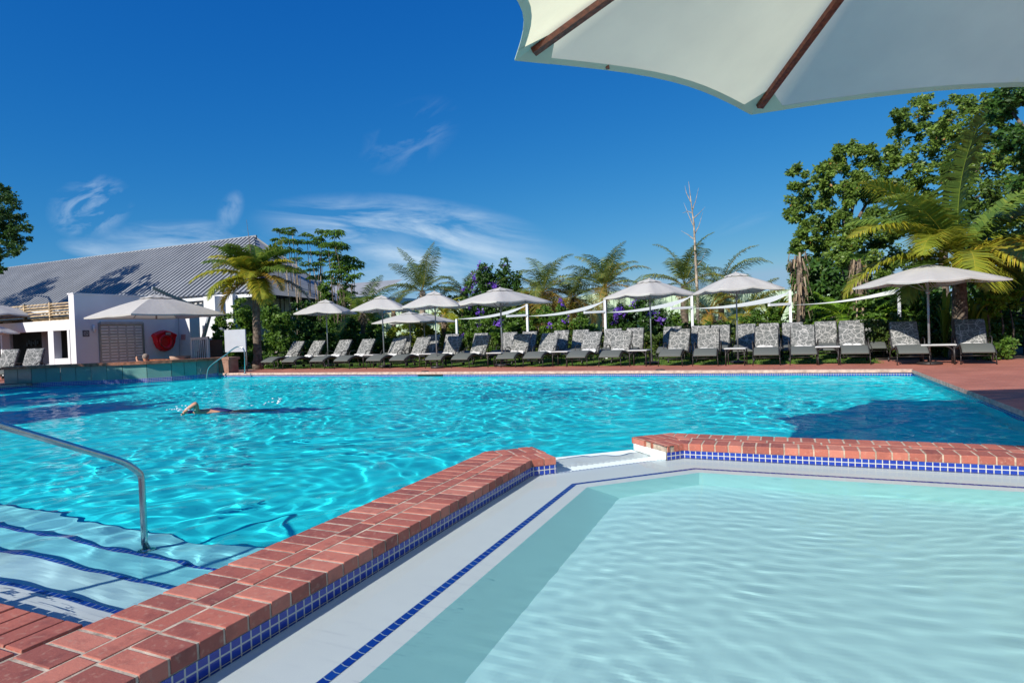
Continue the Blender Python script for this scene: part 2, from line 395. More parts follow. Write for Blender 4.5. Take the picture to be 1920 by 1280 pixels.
# main pool shell
m = MB()
DEEP = -1.0
NEARZ = -.60
m.face([(PX0, PY0, NEARZ), (PX1, PY0, NEARZ), (PX1, 4.0, NEARZ), (PX0, 4.0, NEARZ)])
m.face([(PX0, 4.0, NEARZ), (PX1, 4.0, NEARZ), (PX1, 9.0, DEEP), (PX0, 9.0, DEEP)])
sheet(m, PX0 - .0, PX1, 9.0, PY1, DEEP)
def wall(mb, pts, z0, z1, mi=0):
    u = 0
    for a, b in zip(pts[:-1], pts[1:]):
        L = math.hypot(b[0] - a[0], b[1] - a[1])
        mb.face([(a[0], a[1], z0), (b[0], b[1], z0), (b[0], b[1], z1), (a[0], a[1], z1)], [(u, z0 + .5), (u + L, z0 + .5), (u + L, z1 + .5), (u, z1 + .5)], mi)
        u += L
ZT = -.175            # foot of the mosaic band
BAR = [(-21.6, 11.35), (-21.0, 11.85), (-20.2, 12.3), (-19.3, 12.72), (-18.75, 13.15), (-18.4, 13.75), (-18.15, 14.5), (-18.05, 15.3)]
main_edge = [(PX1, KY + .5), (PX1, PY1), (-18.05, PY1)] + BAR[::-1][1:] + [(PX0, PY0), (DX0, PY0)]
wall(m, main_edge, DEEP, ZT)
o = struct('pool_basin', m, mat['pool_blue']); o.cycles.is_caustics_receiver = True
m = MB(); wall(m, main_edge, ZT, -.062); wall(m, BAR[::-1], -.0621, .010)
tb = m.build('tile_band', mat['tile']); tag(tb, 'narrow blue mosaic band along the waterline of the large pool', 'tile band'); tb.cycles.is_caustics_receiver = True
tb['kind'] = 'structure'
# steps in the near left corner of the large pool
m = MB(); ST = [(1.86, 2.20, -.285), (2.20, 2.54, -.385), (2.54, 2.90, -.49)]
for i_, (a, b, z) in enumerate(ST):
    q_ = 0 if i_ == 0 else 1
    m.face([(-6.4, a, z), (DX0, a, z), (DX0, b, z), (-6.4, b, z)], None, q_); m.rect((-6.4, b, DEEP), (DX0, b, DEEP), (DX0, b, z), (-6.4, b, z), q_)

steps = thing('pool_steps', 'white plastered steps going down into the large pool', 'steps', (0, 0, 0))
o = m.build('tread', [mat['plaster_aqua'], mat['plaster_cyan']], steps); o.cycles.is_caustics_receiver = True
m = MB(); sheet(m, -6.4, DX0, 1.48, 1.86, -.190); m.rect((-6.4, 1.86, DEEP), (DX0, 1.86, DEEP), (DX0, 1.86, -.190), (-6.4, 1.86, -.190))
o = m.build('top_tread', mat['white_plaster'], steps); o.cycles.is_caustics_receiver = True
for (a, b, z) in [(1.5, 1.86, -.190)] + ST[:2]:
    m = MB(); m.box(-6.4, DX0, b - .030, b + .003, z - .018, z + .003)
    o = m.build('tile_nosing', mat['nosing'], steps); o.cycles.is_caustics_receiver = True
# shallow pool: white shelf, then the sunken aqua floor
m = MB()
LZ = ZW - .042
inner = [(-1.55, -1.4), (-1.55, 4.66), (-.72, 5.44), (4.6, 5.44)]        # inner rim of the shelf
outer = [(DX1 - .03, -1.4), (DX1 - .03, 4.86), (-.92, KY + .03), (4.6, KY + .03)]
for i in range(3):
    a, b, c, d = inner[i], inner[i + 1], outer[i + 1], outer[i]
    m.face([(*a, LZ), (*b, LZ), (*c, LZ), (*d, LZ)][::-1], None)
o = struct('pool_shelf', m, mat['white_plaster']); o.cycles.is_caustics_receiver = True
def offset(pts, d):
    return [(pts[0][0] + d, pts[0][1]), (pts[1][0] + d, pts[1][1] - d * .414), (pts[2][0] + d * .414, pts[2][1] - d), (pts[3][0], pts[3][1] - d)]
n0 = offset(inner, -.045)
m = MB()
for i in range(3):
    a, b, c, d = n0[i], n0[i + 1], inner[i + 1], inner[i]
    L = math.hypot(b[0] - a[0], b[1] - a[1])
    m.face([(*a, LZ + .004), (*d, LZ + .004), (*c, LZ + .004), (*b, LZ + .004)], [(0, .0), (0, .045), (L, .045), (L, 0)])
o = m.build('tile_line', mat['nosing']); o['kind'] = 'structure'; o.cycles.is_caustics_receiver = True
tag(o, 'thin blue tile line along the rim of the shallow pool', 'tile line')
KZ = -.50
rim = offset(inner, .10); dl, dt_ = .33, .17
cc_ = 6.185 - 1.414 * dt_
fl = [(-1.55 + dl, -1.4), (-1.55 + dl, -1.55 + dl + cc_), (5.44 - dt_ - cc_, 5.44 - dt_), (4.6, 5.44 - dt_)]
m = MB()
for i in range(3):
    m.face([(*inner[i], LZ), (*rim[i], LZ - .01), (*rim[i + 1], LZ - .01), (*inner[i + 1], LZ)], None, 1)
    m.face([(*rim[i], LZ - .01), (*fl[i], KZ), (*fl[i + 1], KZ), (*rim[i + 1], LZ - .01)], None, 2)
sheet(m, -1.7, 4.8, -1.6, 5.6, KZ)
o = struct('shallow_pool_basin', m, [mat['kid_aqua'], mat['white_plaster'], mat['cove_lit_aqua']]); o.cycles.is_caustics_receiver = True
# weir between the two pools
m = MB()
A, B_, Cc, D_ = (-1.84, 4.99), (-1.02, 5.74), (-1.42, 6.06), (-2.22, 5.36)
WZ = ZW + .008
m.face([(*A, LZ), (*B_, LZ), (*Cc, WZ), (*D_, WZ)])
m.rect((*D_, DEEP), (*Cc, DEEP), (*Cc, WZ), (*D_, WZ))
o = struct('overflow_sill', m, mat['white_plaster']); o.cycles.is_caustics_receiver = True

# ---------------------------------------------------------------- bricks
def bricks_mesh(name, bricks, clip=None, parent=None, z1=0.0, h=.062, seed=1):
    """bricks: list of (cx, cy, len_x, len_y, angle); built with worn rounded top edges"""
    rg = random.Random(seed); bm = bmesh.new(); lay = bm.faces.layers.float.new('tint')
    for (cx, cy_, lx, ly, an, *rest) in bricks:
        cl = rest[0] if rest else None
        ca, sa = math.cos(an), math.sin(an); t = rg.random()
        dz = rg.uniform(-.0018, .0018); tx = rg.uniform(-.004, .004); ty = rg.uniform(-.004, .004); ja = rg.uniform(-.006, .006)
        ca, sa = math.cos(an + ja), math.sin(an + ja)
        lev = [(0, z1 - h), (0, z1 - .006), (.0015, z1 - .0015), (.005, z1)]
        rings = []
        tmp = bmesh.new(); tl = tmp.faces.layers.float.new('tint')
        for ins, z in lev:
            r_ = []
            for sx, sy in ((-1, -1), (1, -1), (1, 1), (-1, 1)):
                x = sx * (lx / 2 - ins); y = sy * (ly / 2 - ins)
                r_.append(tmp.verts.new((cx + x * ca - y * sa, cy_ + x * sa + y * ca, z + dz + (x * tx + y * ty))))
            rings.append(r_)
        for a, b in zip(rings[:-1], rings[1:]):
            for k in range(4): tmp.faces.new((a[k], a[(k + 1) % 4], b[(k + 1) % 4], b[k]))
        tmp.faces.new(rings[-1])
        if cl:
            for (co, no) in cl:
                r = bmesh.ops.bisect_plane(tmp, geom=tmp.verts[:] + tmp.edges[:] + tmp.faces[:], plane_co=co, plane_no=no, clear_outer=True)
                eds = [e for e in r['geom_cut'] if isinstance(e, bmesh.types.BMEdge)]
                if eds: bmesh.ops.holes_fill(tmp, edges=[e for e in tmp.edges if e.is_boundary and e in eds])
        vm = {}
        for f in tmp.faces:
            vs = []
            for v in f.verts:
                if v not in vm: vm[v] = bm.verts.new(v.co)
                vs.append(vm[v])
            try: nf = bm.faces.new(vs)
            except ValueError: continue
            nf[lay] = t; nf.smooth = False
        tmp.free()
    me = bpy.data.meshes.new(name); bm.to_mesh(me); bm.free(); me.materials.append(mat['brick'])
    o = bpy.data.objects.new(name, me); C.objects.link(o)
    if parent: o.parent = parent
    return o
BW, BL, MT = .104, .2145, .0125
def run(o, d, length, side=1, start=0.0, clips=None):
    """three courses of coping: header, stretcher, header; o = outer corner, d = unit direction, courses go to the given side"""
    out = []; an = math.atan2(d[1], d[0]); nx, ny = -d[1] * side, d[0] * side
    p = BW + MT; n = int(length / p) + 1
    for row, off in ((0, BL / 2), (1, BL + MT + BW + MT + BL / 2)):
        for i in range(n):
            s = start + (i + .5) * p + (row * .03)
            out.append((o[0] + d[0] * s + nx * off, o[1] + d[1] * s + ny * off, BW, BL, an, clips))
    q = BL + MT
    for i in range(int(length / q) + 1):
        s = start + (i + .5) * q; off = BL + MT + BW / 2
        out.append((o[0] + d[0] * s + nx * off, o[1] + d[1] * s + ny * off, BL, BW, an, clips))
    return out
# divider wall
div = thing('divider_wall', 'low brick topped wall between the large pool and the shallow pool', 'low wall')
mit = ((-2.57, 5.05, 0), (-1.99, 4.83, 0))
md = (Vector(mit[1]) - Vector(mit[0])).normalized(); mno = Vector((-md.y, md.x, 0))     # points to +y
e45 = Vector((R2, R2, 0)); n45 = Vector((R2, -R2, 0))
bl = run((DX0, 5.2), (0, -1), 6.7, side=1, clips=[((mit[0]), tuple(mno))])
endc = Vector((-1.84, 5.0, 0))
bl += [b for b in run((-2.57 - .25 * R2, 5.05 - .25 * R2), (R2, R2), .9, side=-1, clips=[(mit[0], tuple(-mno)), (tuple(endc), tuple(e45)), ((-2.57, 5.05, 0), (-R2, R2, 0)), (mit[1], (R2, -R2, 0))])]
bricks_mesh('brick_coping', bl, parent=div, seed=4)
poly = [(DX0 + .012, -1.6), (DX1 - .006, -1.6), (DX1 - .006, 4.834), (-1.845, 4.995), (-2.2, 5.33), (DX0 + .012, 5.03)]
m = MB(); k = len(poly)
m.face([(x, y, -.0030) for x, y in poly])
for i in range(k):
    a, b = poly[i], poly[(i + 1) % k]
    m.rect((*a, DEEP), (*b, DEEP), (*b, -.0030), (*a, -.0030))
o = m.build('mortar_bed', mat['mortar'], div); 
m = MB(); wall(m, [(DX1 - .002, -1.6), (DX1 - .002, 4.832), (-1.84, 4.99)], -.18, -.066)
o = m.build('mosaic_band', mat['tile'], div); o.cycles.is_caustics_receiver = True
m = MB(); wall(m, [(-1.85, 4.985), (-2.2, 5.34), (DX0 + .004, 5.035), (DX0 + .004, 1.5)], -1.3, -.066)
o = m.build('plaster_face', mat['white_plaster'], div); o.cycles.is_caustics_receiver = True
# right hand wall
rw = thing('end_wall', 'low brick topped wall behind the shallow pool, ending in a white tip', 'low wall')
mitb = ((-.88, KY, 0), (-1.1, KY + .57, 0)); md = (Vector(mitb[1]) - Vector(mitb[0])).normalized(); mno2 = Vector((-md.y, md.x, 0))   # points to -x
bl = run((-1.3, KY), (1, 0), 5.6, side=1, clips=[(mitb[0], tuple(mno2))])
tip = Vector((-1.21, 5.9, 0))
bl += run((-.88 + .3 * R2, KY + .3 * R2), (-R2, -R2), 1.3, side=-1, clips=[(mitb[0], tuple(-mno2)), ((-1.03, 5.70, 0), (-R2 * 1.0, -R2 * 1.0, 0)), ((-.88, KY, 0), (R2, -R2, 0)), ((-1.1, KY + .57, 0), (-R2, R2, 0))])
bricks_mesh('brick_coping', bl, parent=rw, seed=9)
poly = [(4.6, KY + .006), (4.6, KY + .55), (-1.09, KY + .55), (-1.40, 6.09), (-1.02, 5.73), (-.885, KY + .006)]
m = MB(); k = len(poly); m.face([(x, y, -.0030) for x, y in poly])
for i in range(k):
    a, b = poly[i], poly[(i + 1) % k]
    m.rect((*a, DEEP), (*b, DEEP), (*b, -.0030), (*a, -.0030), )
m.build('mortar_bed', mat['mortar'], rw)
m = MB(); wall(m, [(-1.015, 5.715), (-.883, KY + .002), (4.6, KY + .002)], -.18, -.066)
o = m.build('mosaic_band', mat['tile'], rw); o.cycles.is_caustics_receiver = True
m = MB(); wall(m, [(4.6, KY + .56), (-1.094, KY + .56), (-1.41, 6.10), (-1.025, 5.72)], -1.3, -.063)
o = m.build('plaster_face', mat['white_plaster'], rw); o.cycles.is_caustics_receiver = True
# near deck: one header course along the steps, then paving bricks
ct = thing('near_coping', 'brick coping at the near end of the large pool beside the steps', 'coping'); ct['kind'] = 'structure'
bl = []
p = BW + MT
for i in range(46):
    bl.append((DX0 - .02 - (i + .5) * p, 1.5 - BL / 2, BW, BL, 0, None))
bricks_mesh('brick_coping', bl, parent=ct, seed=13)
m = MB(); m.box(-9, DX0 + .012, -1.6, 1.49, -.4, -.012); m.build('mortar_bed', mat['mortar'], ct)
bl = []
rows = int(2.6 / p)
for j in range(rows):
    y = 1.5 - BL - MT - (j + .5) * p
    for i in range(28):
        bl.append((DX0 - .03 - (i + .5 - .5 * (j % 2)) * (BL + MT), y, BL, BW, 0, [((DX0 - .01, 0, 0), (1, 0, 0))] if i == 0 else None))
o = bricks_mesh('deck_paving', bl, seed=17, z1=-.002); o['kind'] = 'structure'

# far and side decks
m = MB()
sheet(m, -18.02, PX1 + .06, PY1 - .03, 17.45, 0.0)
sheet(m, PX1 - .03, 30, 6.5, PY1 - .03, 0.0); sheet(m, PX1 + .06, 30, PY1 - .03, 17.45, 0.0); sheet(m, 4.55, 30, -1.6, 6.5, 0.0)
sheet(m, 2.2, 30, 17.45, 18.6, 0.0)
sheet(m, -30, PX0 - .0, -1.6, 11.2, 0.0); sheet(m, -30, -21.4, 11.2, 14, 0.0)
o = struct('pool_deck', m, mat['paving'])
m = MB()
m.rect((-18.05, PY1 - .031, -.066), (PX1, PY1 - .031, -.066), (PX1, PY1 - .031, 0), (-18.05, PY1 - .031, 0))
m.rect((PX1 - .031, 6.4, -.066), (PX1 - .031, PY1, -.066), (PX1 - .031, PY1, 0), (PX1 - .031, 6.4, 0))
m.rect((PX0 + .02, 1.5, -.066), (PX0 + .02, 11.35, -.066), (PX0 + .02, 11.35, 0), (PX0 + .02, 1.5, 0))
m.box(-18.05, PX1, PY1 - .033, PY1 + .09, -.06, .004)
struct('coping_edge', m, simple('coping_edge', (.56, .36, .28), .8, var=.15, scale=12))
m = MB(); sheet(m, -24, 2.2, 17.45, 40, -.012)
o = struct('lawn', m, mat['lawn'])
# grass blades on the strip that shows between the loungers
rg = np.random.RandomState(5); N = 42000
x = rg.uniform(-17.5, 2.3, N); y = 17.5 + (rg.rand(N) ** 1.3) * 6
a = rg.rand(N) * 6.283; hgt = rg.uniform(.02, .05, N); w = .006
V = np.empty((N, 3, 3)); V[:, 0] = np.stack([x - w * np.cos(a), y - w * np.sin(a), np.full(N, -.012)], 1); V[:, 1] = np.stack([x + w * np.cos(a), y + w * np.sin(a), np.full(N, -.012)], 1)
V[:, 2] = np.stack([x + rg.normal(0, .012, N), y + rg.normal(0, .012, N), hgt - .012], 1)
gm = leafmat('grass_blade', [(0, (.05, .12, .012)), (.6, (.12, .24, .02)), (1, (.24, .30, .05))], .3)
o = np_mesh('grass', V.reshape(-1, 3), np.arange(N * 3).reshape(-1, 3), gm, attr=rg.rand(N)); tag(o, 'mown green lawn grass behind the brick deck', 'grass', kind='stuff')

# ---------------------------------------------------------------- water surfaces (real waves)
def water(name, x0, x1, y0, y1, st, comps, seed, amp, label, poly=None):
    nx = int((x1 - x0) / st); ny = int((y1 - y0) / st)
    XX, YY = np.meshgrid(np.linspace(x0, x1, nx + 1), np.linspace(y0, y1, ny + 1))
    rg = np.random.RandomState(seed); Z = np.zeros_like(XX)
    # slowly varying domain warp keeps the pattern from repeating
    WX = XX + .22 * np.sin(XX * 1.3 + YY * .7) + .16 * np.sin(YY * 2.1 - XX * .4 + 1); WY = YY + .2 * np.sin(YY * 1.1 - XX * .9 + 2) + .16 * np.sin(XX * 1.9 + .5)
    mod = 1 + .35 * np.sin(XX * .55 + YY * .35) * np.sin(YY * .6 - XX * .2)
    for (L0, L1, n, sl, dirm, spread) in comps:
        for i in range(n):
            L = math.exp(rg.uniform(math.log(L0), math.log(L1))); an = dirm + rg.normal() * spread; k = 2 * math.pi / L
            Z += sl / k / math.sqrt(n) * np.sin(k * (WX * math.cos(an) + WY * math.sin(an)) + rg.rand() * 6.283)
    if 'kid' in getattr(poly, '__name__', ''): mod = mod * (.30 + .70 / (1 + np.exp(-(XX + 1.30) * 14)) * 1 / (1 + np.exp((YY - 5.25) * 14)))
    if 'main' in getattr(poly, '__name__', ''): mod = mod * (1 + 1.7 * np.exp(-((XX + 4.2) / 2.2) ** 2 - ((YY - 2.6) / 1.3) ** 2))
    Z *= amp * mod
    V = np.stack([XX, YY, Z + ZW], -1).reshape(-1, 3)
    idx = np.arange((nx + 1) * (ny + 1)).reshape(ny + 1, nx + 1)
    F = np.stack([idx[:-1, :-1], idx[:-1, 1:], idx[1:, 1:], idx[1:, :-1]], -1).reshape(-1, 4)
    if poly is not None:
        cx = (XX[:-1, :-1] + st / 2).ravel(); cyy = (YY[:-1, :-1] + st / 2).ravel(); F = F[poly(cx, cyy)]
    o = np_mesh(name, V, F, mat['water'], smooth=True); o['kind'] = 'structure'; o['label'] = label
    o.cycles.is_caustics_caster = True
    return o
def main_zone(x, y):
    keep = (x > DX0 + .02) & (y < 4.9)          # inside the divider or shallow pool
    keep |= (x > -1.0) & (y < KY + .3)
    keep |= (x > -2.45) & (y < 5.2) & ((y - x) < 7.15)
    keep |= (x > -1.9) & ((y - x) < 7.1) & (y < 6.2)
    return ~keep
water('pool_water', PX0 - .1, PX1 + .05, PY0 - .05, PY1 + .05, .042, [(.9, 2.2, 14, .028, 1.2, 1.3), (.30, .75, 36, .046, 1.3, 1.6), (.13, .26, 34, .048, 1.3, 1.8)], 11, 1.0, 'rippled turquoise water of the large pool', main_zone)
def kid_zone(x, y):
    return (y - x < 6.80) | (y < 4.8)
water('shallow_pool_water', DX1 - .06, 4.6, -1.6, KY + .06, .026, [(.35, .9, 12, .006, .5, .9), (.10, .22, 40, .016, 1.9, .6)], 23, 1.0, 'clear pale aqua water of the shallow pool', kid_zone)

# ---------------------------------------------------------------- sun loungers
def mattress_part(name, cl, w, th, m, parent, z_off=0):
    """cl: centre line (y, z); swept slab of width w with rounded long edges; UV in metres"""
    pts = [Vector((y, z)) for y, z in cl]; n = len(pts); V = []; F = []; UV = []
    sec = [(-w / 2, 0), (-w / 2 + .012, .75), (-w / 2 + .04, 1), (0, 1.06), (w / 2 - .04, 1), (w / 2 - .012, .75), (w / 2, 0), (w / 2 - .012, -.75), (w / 2 - .04, -1), (-w / 2 + .04, -1), (-w / 2 + .012, -.75)]
    L = 0; k = len(sec)
    mb = MB(); rings = []
    for i, p in enumerate(pts):
        t = (pts[min(i + 1, n - 1)] - pts[max(i - 1, 0)]).normalized(); nn = Vector((-t.y, t.x))
        if i: L += (p - pts[i - 1]).length
        e = 1.0
        if i in (0, n - 1): e = .25
        rings.append(([(x * (1 if e == 1 else .985), p.x + nn.x * s_ * th / 2 * e, p.y + nn.y * s_ * th / 2 * e) for x, s_ in sec], L))
    for i in range(n - 1):
        a, la = rings[i]; b, lb = rings[i + 1]
        for j in range(k):
            j2 = (j + 1) % k
            mb.face([a[j], a[j2], b[j2], b[j]], [(a[j][0], la), (a[j2][0], la), (b[j2][0], lb), (b[j][0], lb)], 0, True)
    mb.face(rings[0][0]); mb.face(rings[-1][0][::-1])
    o = mb.build(name, m, parent)
    bm = bmesh.new(); bm.from_mesh(o.data); bmesh.ops.remove_doubles(bm, verts=bm.verts[:], dist=.0001); bmesh.ops.recalc_face_normals(bm, faces=bm.faces[:]); bm.to_mesh(o.data); bm.free()
    return o
def spline(pts, n=6):
    out = []; P = [Vector(p) for p in pts]
    for i in range(len(P) - 1):
        p0, p1, p2, p3 = P[max(i - 1, 0)], P[i], P[i + 1], P[min(i + 2, len(P) - 1)]
        for k in range(n):
            t = k / n
            out.append(.5 * ((2 * p1) + (-p0 + p2) * t + (2 * p0 - 5 * p1 + 4 * p2 - p3) * t * t + (-p0 + 3 * p1 - 3 * p2 + p3) * t ** 3))
    out.append(P[-1]); return out
def make_lounger(back_angle=58):
    root = thing('sun_lounger', None, 'sun lounger')
    seat = spline([(.0, .27), (.10, .335), (.32, .415), (.52, .43), (.75, .385), (.98, .345), (1.22, .345)], 4)
    mattress_part('seat_mattress', seat, .60, .06, mat['grey_mattress'], root)
    a = math.radians(back_angle); bl = .78
    by, bz = 1.19, .375
    back = [(by + bl * s_ * math.cos(a), bz + bl * s_ * math.sin(a) + .02 * math.sin(s_ * 3.1)) for s_ in [0, .02, .2, .4, .6, .8, .97, 1]]
    mattress_part('backrest', back, .59, .065, mat['pattern'], root)
    for s_ in (-1, 1):
        x = s_ * .315
        rail = spline([(x, .02, .235), (x, .12, .31), (x, .32, .385), (x, .52, .40), (x, .75, .355), (x, .98, .315), (x, 1.25, .315), (x, 1.62, .315)], 3)
        m = MB(); m.tube(rail, .013, 6); m.build('side_rail', mat['dark_metal'], root)
        m = MB(); m.tube([(x, .10, .29), (x, .085, .15), (x + s_ * .01, .06, 0)], .012, 6); m.build('leg', mat['dark_metal'], root)
        m = MB(); m.tube([(x, 1.32, .315), (x, 1.42, .15), (x + s_ * .01, 1.46, .03)], .012, 6); m.build('leg', mat['dark_metal'], root)
        arm = spline([(x + s_ * .02, .90, .33), (x + s_ * .035, .93, .50), (x + s_ * .04, 1.02, .585), (x + s_ * .04, 1.2, .60), (x + s_ * .035, 1.36, .54), (x + s_ * .02, 1.44, .33)], 4)
        m = MB(); m.tube(arm, .014, 6); m.build('armrest', mat['dark_metal'], root)
        m = MB()
        for r0, r1 in ((.055, .03), (.03, 0)):
            pass
        for side in (0,):
            c = Vector((x + s_ * .03, 1.50, .06)); seg = 14
            ring = [(c.x, c.y + .058 * math.cos(q * 2 * math.pi / seg), c.z + .058 * math.sin(q * 2 * math.pi / seg)) for q in range(seg)]
            m.face([(p[0] - .014, p[1], p[2]) for p in ring]); m.face([(p[0] + .014, p[1], p[2]) for p in ring][::-1])
            for q in range(seg):
                p, p2 = ring[q], ring[(q + 1) % seg]
                m.face([(p[0] - .014, p[1], p[2]), (p2[0] - .014, p2[1], p2[2]), (p2[0] + .014, p2[1], p2[2]), (p[0] + .014, p[1], p[2])])
        m.build('wheel', mat['black'], root)
    m = MB(); m.tube([(-.315, .10, .20), (.315, .10, .20)], .009, 6); m.build('front_stretcher', mat['dark_metal'], root)
    m = MB(); m.tube([(-.315, 1.42, .12), (.315, 1.42, .12)], .009, 6); m.build('rear_stretcher', mat['dark_metal'], root)
    m = MB()
    by2, bz2 = back[-2]
    m.tube([(-.30, by - .0, bz - .04), (-.30, by2 + .03, bz2 - .03), (.30, by2 + .03, bz2 - .03), (.30, by - .0, bz - .04)], .012, 6)
    m.build('back_frame', mat['dark_metal'], root); m = MB()
    m.tube([(.0, by + .35 * math.cos(a) + .04, bz + .35 * math.sin(a) - .05), (0, 1.6, .315)], .010, 6)
    m.build('support_stay', mat['dark_metal'], root)
    return root
def ordinal(i): return ORD[i + 1]
proto = make_lounger(53)
FOOT = [500, 538, 592, 640, 701, 745, 812, 862, 946, 997, 1078, 1141, 1256, 1322, 1437, 1508, 1604, 1713, 1836]
FR = 'front row of sun loungers along the far edge of the pool'
front = []
for i, px in enumerate(FOOT):
    y = 16.85 + (.0 if i < 14 else -.02) - (.25 if i >= 17 else 0)
    p = at_y(px, 676, y)
    o = proto if i == 0 else copy_tree(proto)
    o.location = (p.x, y + rnd.uniform(-.06, .06), 0); o.rotation_euler = (0, 0, rnd.uniform(-.05, .05) + (.0 if i < 18 else -.12))
    if i == 17: ex = 'grey lounger left of the table under the umbrella at the right end'
    elif i == 18: ex = 'grey lounger at the right hand end of the front row beside the green bushes'
    elif i == 0: ex = 'grey lounger at the left end of the front row beside the palm trunk'
    else: ex = 'grey lounger with web patterned backrest, %s from the left in the front row' % ordinal(i)
    tag(o, ex, 'sun lounger', FR); front.append(o)
proto2 = make_lounger(65)
BACKPX = [(762, 634), (812, 636), (850, 632), (903, 631), (960, 632), (992, 629), (1050, 626), (1092, 623), (1150, 622), (1193, 621), (1262, 620), (1312, 616), (1352, 616), (1398, 616), (1447, 613), (1488, 612), (1550, 609), (1600, 607), (1626, 614)]
BG = 'back row of sun loungers on the lawn'
for i, (px, py) in enumerate(BACKPX):
    y = 19.3 + rnd.uniform(-.1, .15) + (.5 if i == 18 else 0) + (.25 if i == 17 else 0)
    q = at_y(px, py, y + 1.5)
    o = proto2 if i == 0 else copy_tree(proto2)
    o.location = (q.x, y, -.012); o.rotation_euler = (0, 0, rnd.uniform(-.06, .06))
    if i == 0: ex = 'patterned lounger at the left end of the back row on the grass'
    elif i == 18: ex = 'patterned lounger at the right end of the back row, seat in shade'
    elif i == 16: ex = 'patterned lounger in the back row seen straight behind the small table on open grass'
    else: ex = 'patterned lounger, %s from the left in the back row on the grass' % ordinal(i)
    tag(o, ex, 'sun lounger', BG)
# rolled towels on the front row
def make_towel():
    root = thing('rolled_towel', None, 'towel')
    for nm, L, r, x, rz, tz in (('roll', .24, .052, -.10, .25, .05), ('roll', .20, .046, .12, -.5, .048)):
        V = []; F = []; seg = 12; n = 9; rg = random.Random(int(L * 1000))
        for i in range(n):
            u = i / (n - 1); rr = r * (math.sin(math.pi * min(max(u, .06), .94)) ** .28) * (1 - .18 * math.exp(-((u - .5) / .13) ** 2))
            for k in range(seg):
                a = 2 * math.pi * k / seg; q = rr * (1 + .08 * math.sin(a * 3 + u * 5) + rg.uniform(-.03, .03))
                V.append(((u - .5) * L, q * math.cos(a) * 1.2, q * math.sin(a)))
        for i in range(n - 1):
            for k in range(seg):
                F.append((i * seg + k, i * seg + (k + 1) % seg, (i + 1) * seg + (k + 1) % seg, (i + 1) * seg + k))
        F.append(tuple(range(seg))[::-1]); F.append(tuple((n - 1) * seg + k for k in range(seg)))
        me = bpy.data.meshes.new(nm); me.from_pydata(V, [], F); me.materials.append(mat['towel'])
        me.polygons.foreach_set('use_smooth', [True] * len(me.polygons))
        o = bpy.data.objects.new(nm, me); C.objects.link(o); o.parent = root; o.location = (x, 0, tz); o.rotation_euler = (.0, 0, rz)
    m = MB(); m.rect((-.02, -.10, .012), (.18, -.16, .008), (.22, -.02, .06), (.03, .02, .085)); m.rect((-.17, -.12, .01), (-.03, -.11, .012), (-.02, .0, .09), (-.19, -.01, .07))
    m.build('corner_flap', mat['towel'], root)
    return root
tw = make_towel()
for i, o in enumerate(front):
    t_ = tw if i == 0 else copy_tree(tw)
    r = Matrix.Rotation(o.rotation_euler.z, 3, 'Z')
    t_.location = o.location + r @ Vector((rnd.uniform(-.04, .04), 1.12 + rnd.uniform(-.03, .03), .368)); t_.rotation_euler = (0, 0, o.rotation_euler.z + rnd.uniform(-.25, .25))
    t_.scale = (1, 1, rnd.uniform(.9, 1.3))
    where = {0: 'on the lounger beside the palm trunk', 17: 'on the lounger left of the table under the right umbrella', 18: 'on the lounger at the right end of the front row'}.get(i, 'on the %s lounger from the left in the front row' % ordinal(i))
    tag(t_, 'pale rolled towel ' + where, 'towel', 'rolled towels on the front row of loungers')
# ---------------------------------------------------------------- side tables
def make_table():
    root = thing('side_table', None, 'table')
    m = MB(); m.box(-.27, .27, -.22, .22, .435, .46); o = m.build('table_top', mat['table_top'], root)
    b = o.modifiers.new('bevel', 'BEVEL'); b.width = .008; b.segments = 2
    for sx in (-1, 1):
        for sy in (-1, 1):
            m = MB(); m.tube([(sx * .235, sy * .185, 0), (sx * .235, sy * .185, .435)], .016, 6)
            m.tube(spline([(sx * .235, sy * .185, .20), (sx * .215, sy * .185, .33), (sx * .13, sy * .185, .41), (sx * .02, sy * .185, .425)], 3), .010, 6)
            m.build('leg', mat['dark_metal'], root)
    m = MB(); m.tube([(-.235, -.185, .42), (.235, -.185, .42), (.235, .185, .42), (-.235, .185, .42), (-.235, -.185, .42)], .012, 6); m.build('apron', mat['dark_metal'], root)
    return root
tb0 = make_table()
TB = [(607, 669, 17.9, 'behind the third front lounger'), (697, 667, 17.6, 'between the fourth and fifth front loungers'), (803, 666, 17.6, 'at the foot of the pole left of centre'), (932, 662, 17.25, 'left of the ninth front lounger'), (1054, 659, 17.3, 'left of the eleventh front lounger'),
      (1199, 656, 17.15, 'left of the umbrella pole with the white base'), (1380, 653, 17.15, 'in front of the pole of the large umbrella'), (1552, 650, 17.1, 'standing alone in front of open grass'), (1758, 647, 16.95, 'under the umbrella at the right end')]
for i, (px, py, y, wh) in enumerate(TB):
    o = tb0 if i == 0 else copy_tree(tb0)
    p = at_y(px, py, y); o.location = (p.x, y, 0); tag(o, 'small dark legged side table ' + wh, 'table', 'side tables between the loungers')
    if i == 8: o.scale = (1.25, 1, 1)
    if i < 5: o.rotation_euler.z = -.1

